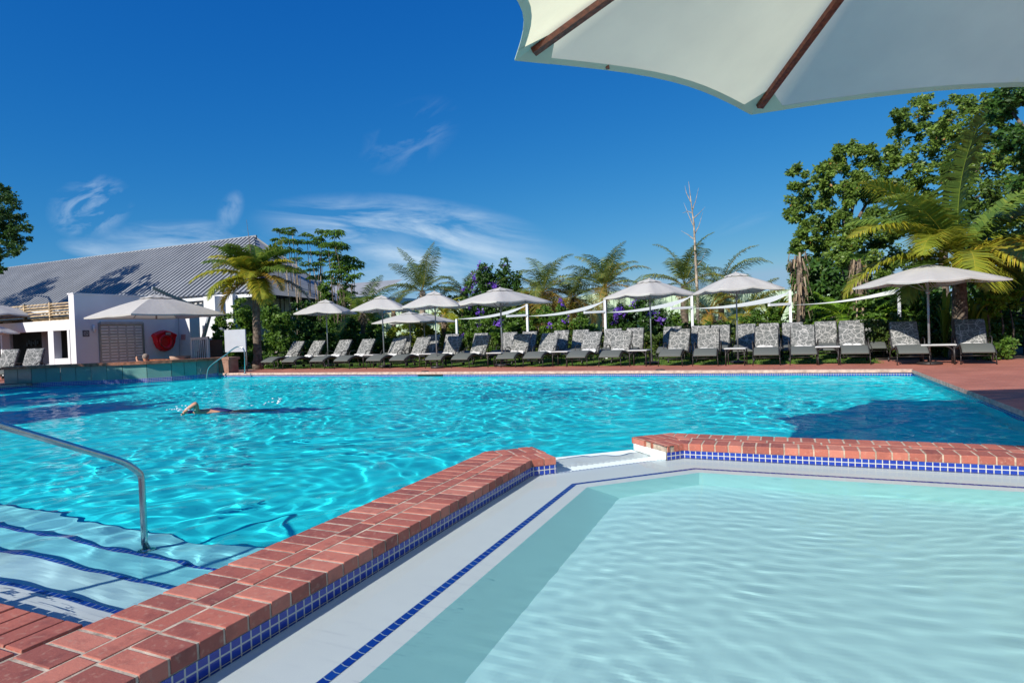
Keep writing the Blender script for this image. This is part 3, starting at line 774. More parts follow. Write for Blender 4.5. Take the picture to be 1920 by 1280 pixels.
# ---------------------------------------------------------------- market umbrellas
def make_umbrella(L=2.1, H=2.5, he=2.02, round_vent=True):
    root = thing('market_umbrella', None, 'umbrella')
    m = MB(); m.tube([(0, 0, 0), (0, 0, H - .04)], .024, 10); m.build('pole', mat['grey_metal'], root)
    m = MB(); m.lathe([(0, .0), (.25, .0), (.25, .05), (.22, .07), (.06, .075), (.04, .09), (.035, .30), (0, .30)], 20); m.build('base', mat['dark_metal'], root)
    # square canopy, eight ribs, sagging a little between them
    corners = []
    for k in range(8):
        a = math.pi / 4 * k + math.pi / 4
        r = L / 2 * (math.sqrt(2) if k % 2 == 0 else 1.0)
        corners.append(Vector((r * math.cos(a), r * math.sin(a), he + (0 if k % 2 == 0 else .055))))
    apex = Vector((0, 0, H)); n = 10; sub = 4
    mb = MB(); under = []
    def P(k, j, u):
        a, b = corners[k], corners[(k + 1) % 8]; w = j / sub
        e = a.lerp(b, w); e.z -= 0; sag = -.035 * math.sin(math.pi * w) * u
        p = apex.lerp(e, u); p.z += .05 * math.sin(math.pi * u) * .6 + sag; 
        p.x *= 1 - .0 * w; return p
    u0 = .20
    for k in range(8):
        for i in range(n):
            ua, ub = u0 + (1 - u0) * i / n, u0 + (1 - u0) * (i + 1) / n
            for j in range(sub): mb.face([P(k, j, ua), P(k, j, ub), P(k, j + 1, ub), P(k, j + 1, ua)], None, 0, True)
    for k in range(8):
        for j in range(sub):
            a, b = P(k, j, 1), P(k, j + 1, 1); d = Vector((0, 0, -.035)); mb.face([a, a + d, b + d, b], None, 0, False)
    o = mb.build('canopy', mat['canvas'], root)
    bm = bmesh.new(); bm.from_mesh(o.data); bmesh.ops.remove_doubles(bm, verts=bm.verts[:], dist=.0004); bm.to_mesh(o.data); bm.free()
    mb = MB()
    for k in range(8):
        for i in range(4):
            ua, ub = .27 * i / 4, .27 * (i + 1) / 4
            for j in range(sub):
                def Q(jj, u):
                    p = P(k, jj, max(u, .0001)); p.z += .045 - (.02 * math.sin(math.pi * jj / sub) if u > .25 else 0); 
                    if u > .25: p.z -= .012 * (1 - math.sin(math.pi * jj / sub))
                    return p
                mb.face([Q(j, ua), Q(j, ub), Q(j + 1, ub), Q(j + 1, ua)], None, 0, True)
    mb.build('vent_cap', mat['canvas'], root)
    m = MB(); m.lathe([(0, H + .06), (.02, H + .055), (.03, H + .03), (.02, H - .0)], 10); m.build('finial', mat['canvas'], root)
    for k in range(8):
        m = MB(); e = corners[k]; pts = []
        for u in (.06, .3, .55, .8, .985):
            p = apex.lerp(e, u); p.z += .05 * math.sin(math.pi * u) * .6 - .022; pts.append(p)
        m.tube(pts, .009, 6); r = m.build('rib', mat['grey_metal'], root)
        m = MB(); q = apex.lerp(e, .52); q.z += .005; m.tube([(0, 0, he - .22), q], .007, 6); m.build('strut', mat['grey_metal'], r)
    m = MB(); m.lathe([(.0, he - .26), (.04, he - .26), (.045, he - .20), (.0, he - .19)], 10); m.build('runner', mat['grey_metal'], root)
    return root
um = make_umbrella()
UM = [(614, 687, 122, 560, .36, 'leftmost of the white umbrellas over the left end of the front loungers'),
      (719, 688, 130, 552, .42, 'second white umbrella from the left above the front loungers'),
      (818, 690, 140, 544, .36, 'third white umbrella from the left, tilted over the front loungers'),
      (941, 686, 152, 537, -.42, 'fourth white umbrella from the left, in front of the purple flowering tree'),
      (1221, 682, 162, 520, -.59, 'white umbrella left of the thin dead tree'),
      (1383, 681, 170, 508, -1.03, 'white umbrella just right of the thin dead tree')]
for i, (px, py, w, top, rz, lab) in enumerate(UM):
    o = um if i == 0 else copy_tree(um)
    p = at_z(px, py, 0); p.y = min(p.y, 18.4); p = at_y(px, 640, p.y); o.location = (p.x, p.y, 0); o.rotation_euler = (0, 0, rz)
    dep = (Vector((p.x, p.y, 0)) - EYE).dot(CF)
    base = at_y(px, py, p.y); hz = at_y(px, top, p.y).z
    yaw = math.atan2(p.x, p.y); # direction the umbrella is seen from
    ax = abs(math.cos(rz - yaw)) + abs(math.sin(rz - yaw))
    s = w / (F_PX / dep) / (2.1 * ax) 
    s = min(max(s * .99, .84), 1.12)
    o.scale = (s, s, (hz - .07) / 2.5)
    tag(o, lab, 'umbrella', 'white market umbrellas between the loungers')
o = copy_tree(um); p = at_y(768, 600, 20.6); o.location = (p.x, 20.6, -.012); o.rotation_euler = (0, 0, .05); o.scale = (1.02, 1.02, .80)
tag(o, 'lower white umbrella standing behind the second and third from the left', 'umbrella', 'white market umbrellas between the loungers')
o = copy_tree(um); p = at_y(795, 600, 22.4); o.location = (p.x, 22.4, -.012); o.rotation_euler = (0, 0, -.3); o.scale = (.98, .98, .80)
tag(o, 'half hidden white umbrella farthest back, left of the small palm', 'umbrella', 'white market umbrellas between the loungers')
# the one at the right end has no vent
ur = copy_tree(um)
for ch in list(ur.children):
    if ch.name.startswith(('vent_cap', 'finial')): bpy.data.objects.remove(ch, do_unlink=True)
p = at_y(1742, 640, 16.85); ur.location = (p.x, 16.85, 0); ur.rotation_euler = (0, 0, .61); ur.scale = (1.03, 1.03, (at_y(1742, 497, 16.85).z + .02) / 2.5)
m = MB()
for k in range(8):
    a = [math.pi / 4 * (k + j) + math.pi / 4 for j in (0, 1)]; r = [2.1 / 2 * (math.sqrt(2) if (k + j) % 2 == 0 else 1) * .225 for j in (0, 1)]
    zz = [2.5 + (2.02 + (0 if (k + j) % 2 == 0 else .055) - 2.5) * .225 + .03 * math.sin(math.pi * .225) * 1.0 + .002 for j in (0, 1)]
    m.face([(0, 0, 2.5), (r[0] * math.cos(a[0]), r[0] * math.sin(a[0]), zz[0]), (r[1] * math.cos(a[1]), r[1] * math.sin(a[1]), zz[1])], None, 0, True)
o = m.build('crown_panel', mat['canvas'], ur)
tag(ur, 'white umbrella at the right end, yellow palm frond resting over it', 'umbrella', 'white market umbrellas between the loungers')

# ---------------------------------------------------------------- the large wooden umbrella over the camera
AP = EYE + (Vector((.80, 2.12, 2.86)) - EYE) * 1.9; HE = EYE.z + (2.13 - EYE.z) * 1.9
nu = thing('wooden_umbrella', 'large cream umbrella with red brown wooden ribs overhanging the top of the picture', 'umbrella', (AP.x, AP.y, 0))
c1 = at_z(965, 112, HE); c2 = at_z(1408, 214, HE)
ang1 = math.atan2(c1.y - AP.y, c1.x - AP.x); ang2 = math.atan2(c2.y - AP.y, c2.x - AP.x)
ra = ((c1 - AP).xy.length + (c2 - AP).xy.length) / 2
cs = []
for k in range(8):
    if k == 0: q = c1
    elif k == 1: q = c2
    elif k == 2: q = at_z(2085, 160, HE)
    elif k == 7: q = at_z(800, -118, HE)
    else:
        a = ang2 + (ang2 - ang1) + (2 * math.pi - (abs(ang2 - ang1) * 1)) / 7 * (k - 1) * -1 if False else ang2 - (2 * math.pi - abs(ang1 - ang2)) / 7 * (k - 1)
        q = Vector((AP.x + ra * math.cos(a), AP.y + ra * math.sin(a), HE))
    cs.append(Vector((q.x - AP.x, q.y - AP.y, HE)))
apx = Vector((0, 0, AP.z)); mb = MB(); sub = 12; n = 12
def NP(k, j, u):
    a, b = cs[k], cs[(k + 1) % 8]; w = j / sub; e = a.lerp(b, w)
    hem = 1 - .075 * math.sin(math.pi * w)          # hem curves inwards between ribs
    e = Vector((e.x * hem, e.y * hem, e.z + .035 * math.sin(math.pi * w)))
    p = apx.lerp(e, u); p.z -= .02 * math.sin(math.pi * w) * u; p.z += .02 * math.sin(math.pi * u); return p
for k in range(8):
    for i in range(n):
        for j in range(sub):
            ua, ub = max(i / n, .001), (i + 1) / n
            mb.face([NP(k, j, ua), NP(k, j, ub), NP(k, j + 1, ub), NP(k, j + 1, ua)], None, 0, True)
o = mb.build('canopy', mat['canopy_near'], nu)
bm = bmesh.new(); bm.from_mesh(o.data); bmesh.ops.remove_doubles(bm, verts=bm.verts[:], dist=.0004); bm.to_mesh(o.data); bm.free()
hem = NT('pale_green_hem'); hem.b.inputs['Base Color'].default_value = (.50, .64, .56, 1); hem.b.inputs['Roughness'].default_value = .85
mb = MB()
for k in range(8):
    for j in range(sub):
        a, b = NP(k, j, 1), NP(k, j + 1, 1); i1, i2 = NP(k, j, .982), NP(k, j + 1, .982); d = Vector((0, 0, -.006))
        mb.face([a + d, b + d, i2 + d, i1 + d]); mb.face([a + Vector((0, 0, .004)), a + d, b + d, b + Vector((0, 0, .004))])
mb.build('hem_band', hem.m, nu)
for k in range(8):
    mb = MB(); q = Vector((0, 0, -.008)); w0 = .9
    e0 = NP(k, 0, 1); L1 = NP(k, 1, 1).lerp(NP(k, 2, 1), .1); L2 = NP((k - 1) % 8, sub - 1, 1).lerp(NP((k - 1) % 8, sub - 2, 1), .1); i0 = NP(k, 0, .90)
    mb.face([e0 + q, L1 + q, i0 + q * 2.2]); mb.face([e0 + q, i0 + q * 2.2, L2 + q])
    mb.build('corner_pocket', hem.m, nu)
    mb = MB(); mb.bar(NP(k, 0, .03) + Vector((0, 0, -.04)), NP(k, 0, .955) + Vector((0, 0, -.045)), .062, .040); o = mb.build('rib', mat['wood_rib'], nu)
    o.modifiers.new('bevel', 'BEVEL').width = .004
mb = MB(); mb.tube([(0, 0, 0), (0, 0, AP.z - .02)], .035, 14); mb.build('pole', mat['wood_rib'], nu)
mb = MB(); mb.lathe([(0, -.5), (.07, -.5), (.06, .1), (.045, .12), (0, .12)], 20); mb.build('base', mat['terracotta'], nu)
mb = MB(); q = NP(0, 3, .99); mb.box(q.x - .012, q.x + .012, q.y - .012, q.y + .012, q.z - .02, q.z + .005); mb.build('hem_toggle', mat['wood_rib'], nu)

# ---------------------------------------------------------------- steel handrail over the steps
hr = thing('handrail', 'bent stainless steel handrail rising out of the water beside the pool steps', 'handrail', (0, 0, 0))
HX = -3.87
def on_x(px, py): return at_x(px, py, HX)
a = on_x(271, 1010); b = on_x(266, 905); c = on_x(248, 876); d = on_x(214, 860); e = on_x(100, 826); f_ = on_x(0, 797)
a.y = b.y = (a.y + b.y) / 2
run_ = (f_ - d); g_ = f_ + run_ * 2.2
path = [Vector((HX, a.y, -.47)), Vector((HX, a.y, -.15)), b] + [Vector(q) for q in (on_x(263, 889), c, on_x(233, 867), d)] + [e, f_, g_]
pth = path[:2] + spline(path[2:7], 4) + path[7:9]
last = Vector((HX, g_.y, g_.z)); pth += [last, Vector((HX, g_.y - .05, g_.z - .06)), Vector((HX, g_.y - .06, 0))]
m = MB(); m.tube(pth, .0205, 16); m.build('rail_tube', mat['steel'], hr)
m = MB(); m.lathe([(0, 0), (.05, 0), (.045, .02), (.022, .03)], 18, (HX, a.y, -.488)); m.build('foot_flange', mat['steel'], hr)

# ---------------------------------------------------------------- poolside building on the left
WX = -24.0
bd = thing('poolside_building', 'white walled poolside building with a large grey ribbed metal roof', 'building', (WX, 18, 0))
def bpart(name, m, mtl):
    o = m.build(name, mtl); o.parent = bd; o.matrix_parent_inverse = Matrix.Translation((-WX, -18, 0)); return o
wall_top = 3.05
y0w = at_x(140, 600, WX).y; y1w = at_x(334, 600, WX).y
m = MB(); m.box(WX - .32, WX, y0w, y1w, 0, wall_top); bpart('long_wall', m, mat['white_wall'])
m = MB(); m.box(WX - .36, WX + .02, y0w - .02, y1w, wall_top, wall_top + .045); bpart('wall_coping', m, mat['white_wall'])
# recessed corner block with the sign, the sunlit pillar and the side wall beyond
YB = y1w + .02
xb0 = at_y(334, 620, YB).x; xb1 = at_y(356, 620, YB).x
m = MB(); m.box(xb0, xb1, YB, YB + .5, 0, at_y(345, 592, YB).z); bpart('sign_block', m, mat['white_wall'])
YC = 21.0
xc0 = at_y(384, 620, YC).x; xc1 = at_y(405, 620, YC).x
m = MB(); m.box(xb0 - .2, xc0, YC + .5, YC + .7, 0, 3.38); bpart('back_wall', m, mat['white_wall'])
m = MB(); m.box(xc0, xc1, YC, YC + 5, 0, 3.30); bpart('side_wall', m, mat['white_wall'])
m = MB(); xd = at_y(368, 620, YC + .4).x; m.box(xd - .9, xd - .05, YC + .42, YC + .48, .0, 2.5); bpart('door', m, simple('pale_door', (.42, .46, .46), .6))
# roof with standing ribs running up the slope
RY0, RY1 = 22.0, 27.2; RZ0 = at_y(250, 566, RY0).z
RZ1 = at_y(250, 475.5, RY1).z
rx0, rx1 = at_y(-230, 600, RY0).x, at_y(479, 452, RY1).x
t = NT('ribbed_metal_roof'); t.b.inputs['Base Color'].default_value = (.36, .37, .385, 1); t.b.inputs['Roughness'].default_value = .55; t.b.inputs['Metallic'].default_value = .0
tc = t.n('TexCoord'); nz = t.n('TexNoise'); nz.inputs['Scale'].default_value = .8; nz.inputs['Detail'].default_value = 7; t.l(tc.outputs['Object'], nz.inputs['Vector'])
t.l(t.ramp(nz.outputs[0], [(.3, (.25, .26, .27)), (.7, (.32, .33, .34))]), t.b.inputs['Base Color'])
mat['roof'] = t.m
EXX = at_y(496, 574, RY0).x
m = MB(); pit = .36; x = rx0; prof = []
while x < EXX - .4:
    for dx, h in ((0, 0), (.16, 0), (.17, .17), (.34, .17), (.35, 0)): prof.append((x + dx, h))
    x += pit
sl = Vector((0, RY1 - RY0, RZ1 - RZ0)).normalized(); nn = Vector((0, -sl.z, sl.y))
E0 = Vector((0, RY0 - .1, RZ0 - .08)); L_ = math.hypot(RY1 - RY0 + .1, RZ1 - RZ0 + .08)
for (xa, ha), (xb, hb) in zip(prof[:-1], prof[1:]):
    a = Vector((xa, 0, 0)) + E0 + nn * ha; b = Vector((xb, 0, 0)) + E0 + nn * hb
    k1 = min(1, (EXX - xa) / (EXX - rx1)); k2 = min(1, (EXX - xb) / (EXX - rx1))
    m.face([a, b, b + sl * L_ * k2, a + sl * L_ * k1])
roof = bpart('roof', m, mat['roof'])
m = MB(); m.face([(rx0, RY1, RZ1 + .05), (rx1 + .1, RY1, RZ1 + .05), (EXX, RY1 + 1.0, RZ0 - .3), (rx0, RY1 + 1.0, RZ0 - .3)]); 
m.face([(EXX, RY0, RZ0 - .1), (EXX, RY1 + 1.0, RZ0 - .3), (rx1, RY1, RZ1)]); bpart('rear_roof', m, mat['roof'])
m = MB(); m.bar((rx0, RY1, RZ1 + .09), (rx1 + .1, RY1, RZ1 + .09), .10, .16); bpart('ridge_cap', m, mat['roof'])
m = MB(); m.bar((rx0, RY0 - .16, RZ0 - .14), (EXX, RY0 - .16, RZ0 - .14), .13, .15); bpart('gutter', m, mat['white_metal'])
m = MB(); m.box(rx0, xc0 - .1, RY0 + .3, RY0 + .5, 0, RZ0 - .1); bpart('rear_wall', m, mat['white_wall'])
# veranda to the left: beam, posts, dark inside
VY = y0w + .3; vx0 = at_y(-120, 640, VY).x
m = MB(); zb0, zb1 = at_y(100, 620, VY).z, at_y(100, 601, VY).z
m.box(vx0, WX - .33, VY, VY + .3, zb0, zb1); bpart('veranda_beam', m, mat['white_wall'])
def vpost(p0, p1, nm='veranda_post'):
    a, b = at_y(p0, 640, VY).x, at_y(p1, 640, VY).x
    m = MB(); m.box(a, b, VY + .01, VY + .29, 0, zb0 - .002); bpart(nm, m, mat['white_wall'])
vpost(90, 100); vpost(0, 3); vpost(-80, -70); vpost(126, 130)
m = MB(); m.box(at_y(90, 640, VY).x, at_y(127, 640, VY).x, VY + .02, VY + .25, 0, at_y(110, 672, VY).z); bpart('low_wall', m, mat['white_wall'])
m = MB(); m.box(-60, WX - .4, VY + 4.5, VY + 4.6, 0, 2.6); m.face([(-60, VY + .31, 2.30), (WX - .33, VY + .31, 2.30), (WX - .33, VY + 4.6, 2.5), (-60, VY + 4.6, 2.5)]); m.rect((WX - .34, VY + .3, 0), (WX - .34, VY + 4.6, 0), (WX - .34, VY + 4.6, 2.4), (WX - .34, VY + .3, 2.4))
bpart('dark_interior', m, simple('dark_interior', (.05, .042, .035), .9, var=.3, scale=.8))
m = MB(); a = at_y(108, 640, VY + 1.2).x; m.box(a - 1.1, a, VY + 1.2, VY + 1.3, 0, 2.35); bpart('inner_wall', m, simple('inner_grey_wall', (.34, .34, .35), .9))
m = MB(); a = at_y(8, 640, VY + .5).x; b = at_y(19, 640, VY + .5).x; m.box(a, b, VY + .5, VY + .6, 0, 2.3); bpart('inner_pier', m, simple('inner_pier', (.5, .5, .52), .9))
m = MB(); a = at_y(48, 640, VY + 4.4).x; b = at_y(72, 640, VY + 4.4).x
for k in range(6):
    w = (b - a) / 6; m.box(a + w * k, a + w * (k + .8), VY + 4.42, VY + 4.46, 1.22 + .08 * (k % 2), 1.42 + .05 * ((k * 2) % 3))
bpart('wall_ornament', m, mat['black'])
m = MB(); 
for (pa, pb) in ((64, 80), (82, 88)):
    a, b = at_y(pa, 620, VY + 2).x, at_y(pb, 620, VY + 2).x; m.box(a, b, VY + 2, VY + 2.2, 2.12, 2.2)
bpart('ceiling_duct', m, mat['white_metal'])
# timber louvre screen above the beam
lv = thing('timber_louvre_screen', 'weathered timber louvre screen above the veranda beam', 'screen', (WX - 3, VY, zb1))
tm = simple('weathered_timber', (.42, .31, .18), .8, var=.3, scale=5, bump=.3)
zt = at_y(60, 572, VY + .4).z; lx0 = at_y(-60, 600, VY + .4).x; lx1 = WX - .34
def lpart(nm, m):
    o = m.build(nm, tm); o.parent = lv; o.matrix_parent_inverse = Matrix.Translation((-(WX - 3), -VY, -zb1)); return o
nsl = 7
for k in range(nsl):
    z = zb1 + .03 + (zt - zb1 - .05) * k / (nsl - 1)
    m = MB(); mm_ = Matrix.Translation((0, VY + .4, z)) @ Matrix.Rotation(.6, 4, 'X'); m.box(lx0, lx1, -.045, .045, -.01, .01, 0, mm_); lpart('slat', m)
for px in (-30, 47, 95):
    x = at_y(px, 600, VY + .4).x; m = MB(); m.box(x - .035, x + .035, VY + .36, VY + .47, zb1 + .002, zt + .05); lpart('post', m)
# shuttered hatch
ya, yb = at_x(188, 640, WX).y, at_x(267, 640, WX).y; za, zb = at_x(188, 684, WX).z, at_x(188, 608, WX).z
sh = thing('roller_shutter', 'pale grey roller shutter closing the bar hatch in the long white wall', 'shutter', (WX + .02, (ya + yb) / 2, za))
m = MB(); n = 22
for k in range(n):
    z0, z1 = za + (zb - za) * k / n, za + (zb - za) * (k + 1) / n
    m.rect((WX + .012, ya, z0), (WX + .012, yb, z0), (WX + .030, yb, z0 + (z1 - z0) * .5), (WX + .030, ya, z0 + (z1 - z0) * .5))
    m.rect((WX + .030, ya, z0 + (z1 - z0) * .5), (WX + .030, yb, z0 + (z1 - z0) * .5), (WX + .012, yb, z1), (WX + .012, ya, z1))
def wpart(par, loc, nm, m, mt):
    o = m.build(nm, mt); o.parent = par; o.matrix_parent_inverse = Matrix.Translation([-q for q in loc]); return o
wpart(sh, sh.location, 'curtain', m, simple('shutter_grey', (.50, .51, .47), .6, var=.05))
m = MB(); rr = random.Random(4)  # raised pale bars imitate sunlight stripes on the shutter by colour and shape
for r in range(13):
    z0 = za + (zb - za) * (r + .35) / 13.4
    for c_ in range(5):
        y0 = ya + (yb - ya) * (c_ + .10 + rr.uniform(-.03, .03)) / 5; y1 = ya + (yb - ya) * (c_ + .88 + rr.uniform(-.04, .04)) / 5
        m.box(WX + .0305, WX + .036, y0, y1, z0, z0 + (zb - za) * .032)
wpart(sh, sh.location, 'sunlight_bars', m, simple('shutter_sunlight', (.80, .81, .76), .6, var=.04))
m = MB(); m.box(WX, WX + .05, ya - .06, ya, za, zb + .06); wpart(sh, sh.location, 'side_guide', m, mat['grey_metal'])
m = MB(); m.box(WX, WX + .05, yb, yb + .06, za, zb + .06); wpart(sh, sh.location, 'side_guide', m, mat['grey_metal'])
m = MB(); m.box(WX, WX + .08, ya, yb, zb, zb + .10); wpart(sh, sh.location, 'top_box', m, simple('shutter_box', (.42, .43, .40), .6))
# wall lamp, no smoking sign
p = at_x(174, 616, WX); wl = thing('wall_lamp', 'small white cylinder lamp on the long white wall', 'lamp', p)
m = MB(); m.tube([(.07, 0, -.13), (.07, 0, .13)], .045, 12); m.build('shade', mat['white_metal'], wl)
m = MB(); m.box(0, .05, -.02, .02, -.04, .04); m.build('bracket', mat['steel'], wl)
p = at_x(161, 625, WX); sg = thing('no_smoking_sign', 'small dark square no smoking sign on the long white wall', 'sign', p)
m = MB(); m.box(.002, .012, -.12, .12, -.12, .12); m.build('plate', simple('sign_plate', (.10, .10, .12), .5), sg)
m = MB(); seg = 24
for k in range(seg):
    a, b = 2 * math.pi * k / seg, 2 * math.pi * (k + 1) / seg
    m.face([(.015, .085 * math.cos(a), .085 * math.sin(a)), (.015, .085 * math.cos(b), .085 * math.sin(b)), (.015, .065 * math.cos(b), .065 * math.sin(b)), (.015, .065 * math.cos(a), .065 * math.sin(a))])
m.face([(.0155, -.05, .06), (.0155, -.06, .05), (.0155, .05, -.06), (.0155, .06, -.05)]); m.face([(.016, -.04, -.008), (.016, .04, -.008), (.016, .04, .008), (.016, -.04, .008)])
m.build('symbol', simple('sign_symbol', (.4, .4, .42), .5), sg)
p = at_y(344, 632, YB); sg = thing('notice_sign', 'white notice with red lettering on the sunlit corner of the building', 'sign', (p.x, YB - .002, p.z))
m = MB(); m.box(-.14, .14, -.015, 0, -.12, .12); m.build('plate', simple('notice_plate', (.62, .42, .42), .5), sg)
m = MB()
for r in range(5):
    x = -.12; rr = random.Random(r)
    while x < .10:
        w = rr.uniform(.02, .05); m.box(x, min(x + w, .12), -.018, -.0155, .085 - r * .042, .105 - r * .042); x += w + .012
m.build('lettering', simple('red_lettering', (.30, .02, .03), .5), sg)
# lifebuoy in its red holder
p = at_x(306, 640, WX); lb = thing('lifebuoy_holder', 'bright red plastic lifebuoy holder hanging on the long white wall', 'lifebuoy holder', (WX, p.y, p.z))
prof = [(-.56, .26), (-.50, .34), (-.2, .46), (0, .50), (.22, .46), (.50, .34), (.57, .28), (.50, .16), (.46, -.06), (.36, -.26), (.18, -.40), (0, -.44), (-.18, -.40), (-.36, -.26), (-.46, -.06), (-.50, .16)]
prof = [(a * .98, b * .98) for a, b in prof]
m = MB(); k = len(prof)
m.face([(.02, a, b) for a, b in prof]); outer_ = [(.20, a * .92, b * .92) for a, b in prof]; rim_ = [(.22, a * .84, b * .84) for a, b in prof]; inn = [(.10, a * .78, b * .78) for a, b in prof]
for a, b in ((([(.02, a, b) for a, b in prof]), outer_), (outer_, rim_), (rim_, inn)):
    for i in range(k): j = (i + 1) % k; m.face([a[i], a[j], b[j], b[i]])
m.face(inn)
m.build('tray', mat['red_plastic'], lb)
m = MB(); R0, r0 = .27, .075; path = [(.15, R0 * math.cos(q * math.pi / 14), R0 * math.sin(q * math.pi / 14) - .02) for q in range(29)]
m.tube(path, r0, 10, cap=False); m.build('ring', mat['red_plastic'], lb)
m = MB(); m.tube([(.235, (R0 + .02 * math.sin(q * 1.3)) * 1.05 * math.cos(q * math.pi / 14), R0 * 1.05 * math.sin(q * math.pi / 14) - .02) for q in range(29)], .012, 6); m.build('rope', mat['wood_rib'], lb)
m = MB(); m.box(.20, .225, -.02, .2, .28, .37); m.build('label_plate', simple('label_plate', (.45, .40, .36), .5), lb)
# gate with white bars
GY = 17.2; ga = at_y(358.5, 650, GY); gb = at_y(392, 650, GY); zt = at_y(375, 632, GY).z; zb_ = .45
gt = thing('bar_gate', 'white gate with thin upright bars at the end of the bar', 'gate', (ga.x, GY, 0))
def gp(nm, m, mt): return wpart(gt, gt.location, nm, m, mt)
m = MB(); m.box(ga.x, gb.x, GY - .03, GY + .03, zt - .10, zt); gp('top_rail', m, mat['white_metal'])
m = MB(); m.box(ga.x, gb.x, GY - .03, GY + .03, .35, .42); gp('bottom_rail', m, mat['white_metal'])
for x in (ga.x, gb.x - .09):
    m = MB(); m.box(x, x + .09, GY - .035, GY + .035, 0, zt - .101 if x == ga.x else zt + .02); gp('post', m, mat['white_metal'])
for k in range(7):
    x = ga.x + .12 + (gb.x - ga.x - .24) * (k + .5) / 7; m = MB(); m.box(x - .015, x + .015, GY - .012, GY + .012, .42, zt - .10); gp('bar', m, mat['white_metal'])
m = MB(); m.box(ga.x - .1, gb.x + .1, GY + .5, GY + .55, 0, zt - .12); gp('dark_screen', m, simple('brown_screen', (.10, .06, .045), .8))
# round planter
p = at_y(338, 676, 16.6); pl = MB(); pl.lathe([(0, .1), (.30, .1), (.36, .62), (.38, .70), (.34, .70), (.33, .64), (0, .62)], 24)
o = pl.build('round_planter', mat['terracotta'], None, (p.x, 16.6, 0)); tag(o, 'round pale planter tub behind the bar counter', 'planter')
o.scale = (1, 1, (at_y(338, 667, 16.6).z) / .7)
# ---------------------------------------------------------------- the bar
bar = thing('pool_bar', 'curved pool bar with turquoise glass front and brown wooden counter', 'bar', (-20, 13, 0))
def barp(nm, m, mt): return wpart(bar, bar.location, nm, m, mt)
t = NT('turquoise_glass_panel'); tc = t.n('TexCoord'); nz = t.n('TexNoise'); nz.inputs['Scale'].default_value = 1.1; t.l(tc.outputs['Object'], nz.inputs['Vector'])
t.l(t.ramp(nz.outputs[0], [(.35, (.09, .22, .21)), (.65, (.17, .31, .26))]), t.b.inputs['Base Color']); t.b.inputs['Roughness'].default_value = .12
BH = .46
BP = [Vector((x, y)) for x, y in [(-22.3, 10.95)] + BAR]
m = MB(); u = 0
for a, b in zip(BP[:-1], BP[1:]):
    n_ = 2 if (b - a).length > .7 else 1
    for q in range(n_):
        p0 = a.lerp(b, q / n_); p1 = a.lerp(b, (q + 1) / n_); d = (p1 - p0).normalized() * .008
        m.rect((*(p0 + d), .012), (*(p1 - d), .012), (*(p1 - d), BH), (*(p0 + d), BH))
barp('glass_front', m, t.m)
m = MB(); 
for a, b in zip(BP[:-1], BP[1:]):
    d = (b - a).normalized(); nrm = Vector((-d.y, d.x)) * .012
    m.rect((*(a + nrm), 0.0), (*(b + nrm), 0.0), (*(b + nrm), BH), (*(a + nrm), BH))
barp('front_backing', m, simple('bar_backing', (.06, .12, .11), .6))
m = MB()
off = lambda i, s_: BP[i] + (lambda d: Vector((d.y, -d.x)) * s_)(((BP[min(i + 1, len(BP) - 1)] - BP[max(i - 1, 0)]).normalized()))
o1 = [off(i, .10) for i in range(len(BP))]; o2 = [off(i, -.42) for i in range(len(BP))]
for i in range(len(BP) - 1):
    a, b, c, d = o1[i], o1[i + 1], o2[i + 1], o2[i]
    m.face([(*a, BH + .09), (*b, BH + .09), (*c, BH + .09), (*d, BH + .09)]); m.rect((*a, BH), (*b, BH), (*b, BH + .09), (*a, BH + .09)); m.rect((*c, BH), (*d, BH), (*d, BH + .09), (*c, BH + .09))
    m.face([(*d, BH), (*c, BH), (*b, BH), (*a, BH)])
m.rect((*o1[-1], BH), (*o2[-1], BH), (*o2[-1], BH + .09), (*o1[-1], BH + .09)); m.rect((*o2[0], BH), (*o1[0], BH), (*o1[0], BH + .09), (*o2[0], BH + .09))
barp('counter_top', m, mat['bar_wood'])
m = MB(); m.box(-18.45, -17.62, 15.33, 15.75, 0.0, BH - .002); m.box(-18.5, -17.58, 15.32, 15.8, BH, BH + .088); barp('end_block', m, simple('brown_end', (.30, .15, .10), .6, var=.15))
m = MB(); m.face([(x, y, .002) for x, y in [(-22.4, 10.9)] + BAR + [(-18.05, 17.4), (-24.0, 17.4), (-24.0, 10.9)]]); o = m.build('bar_floor', mat['paving']); o['kind'] = 'structure'
m = MB(); m.box(-23.6, -18.9, 16.5, 16.85, 0, BH + .02); barp('rear_counter', m, mat['bar_wood'])
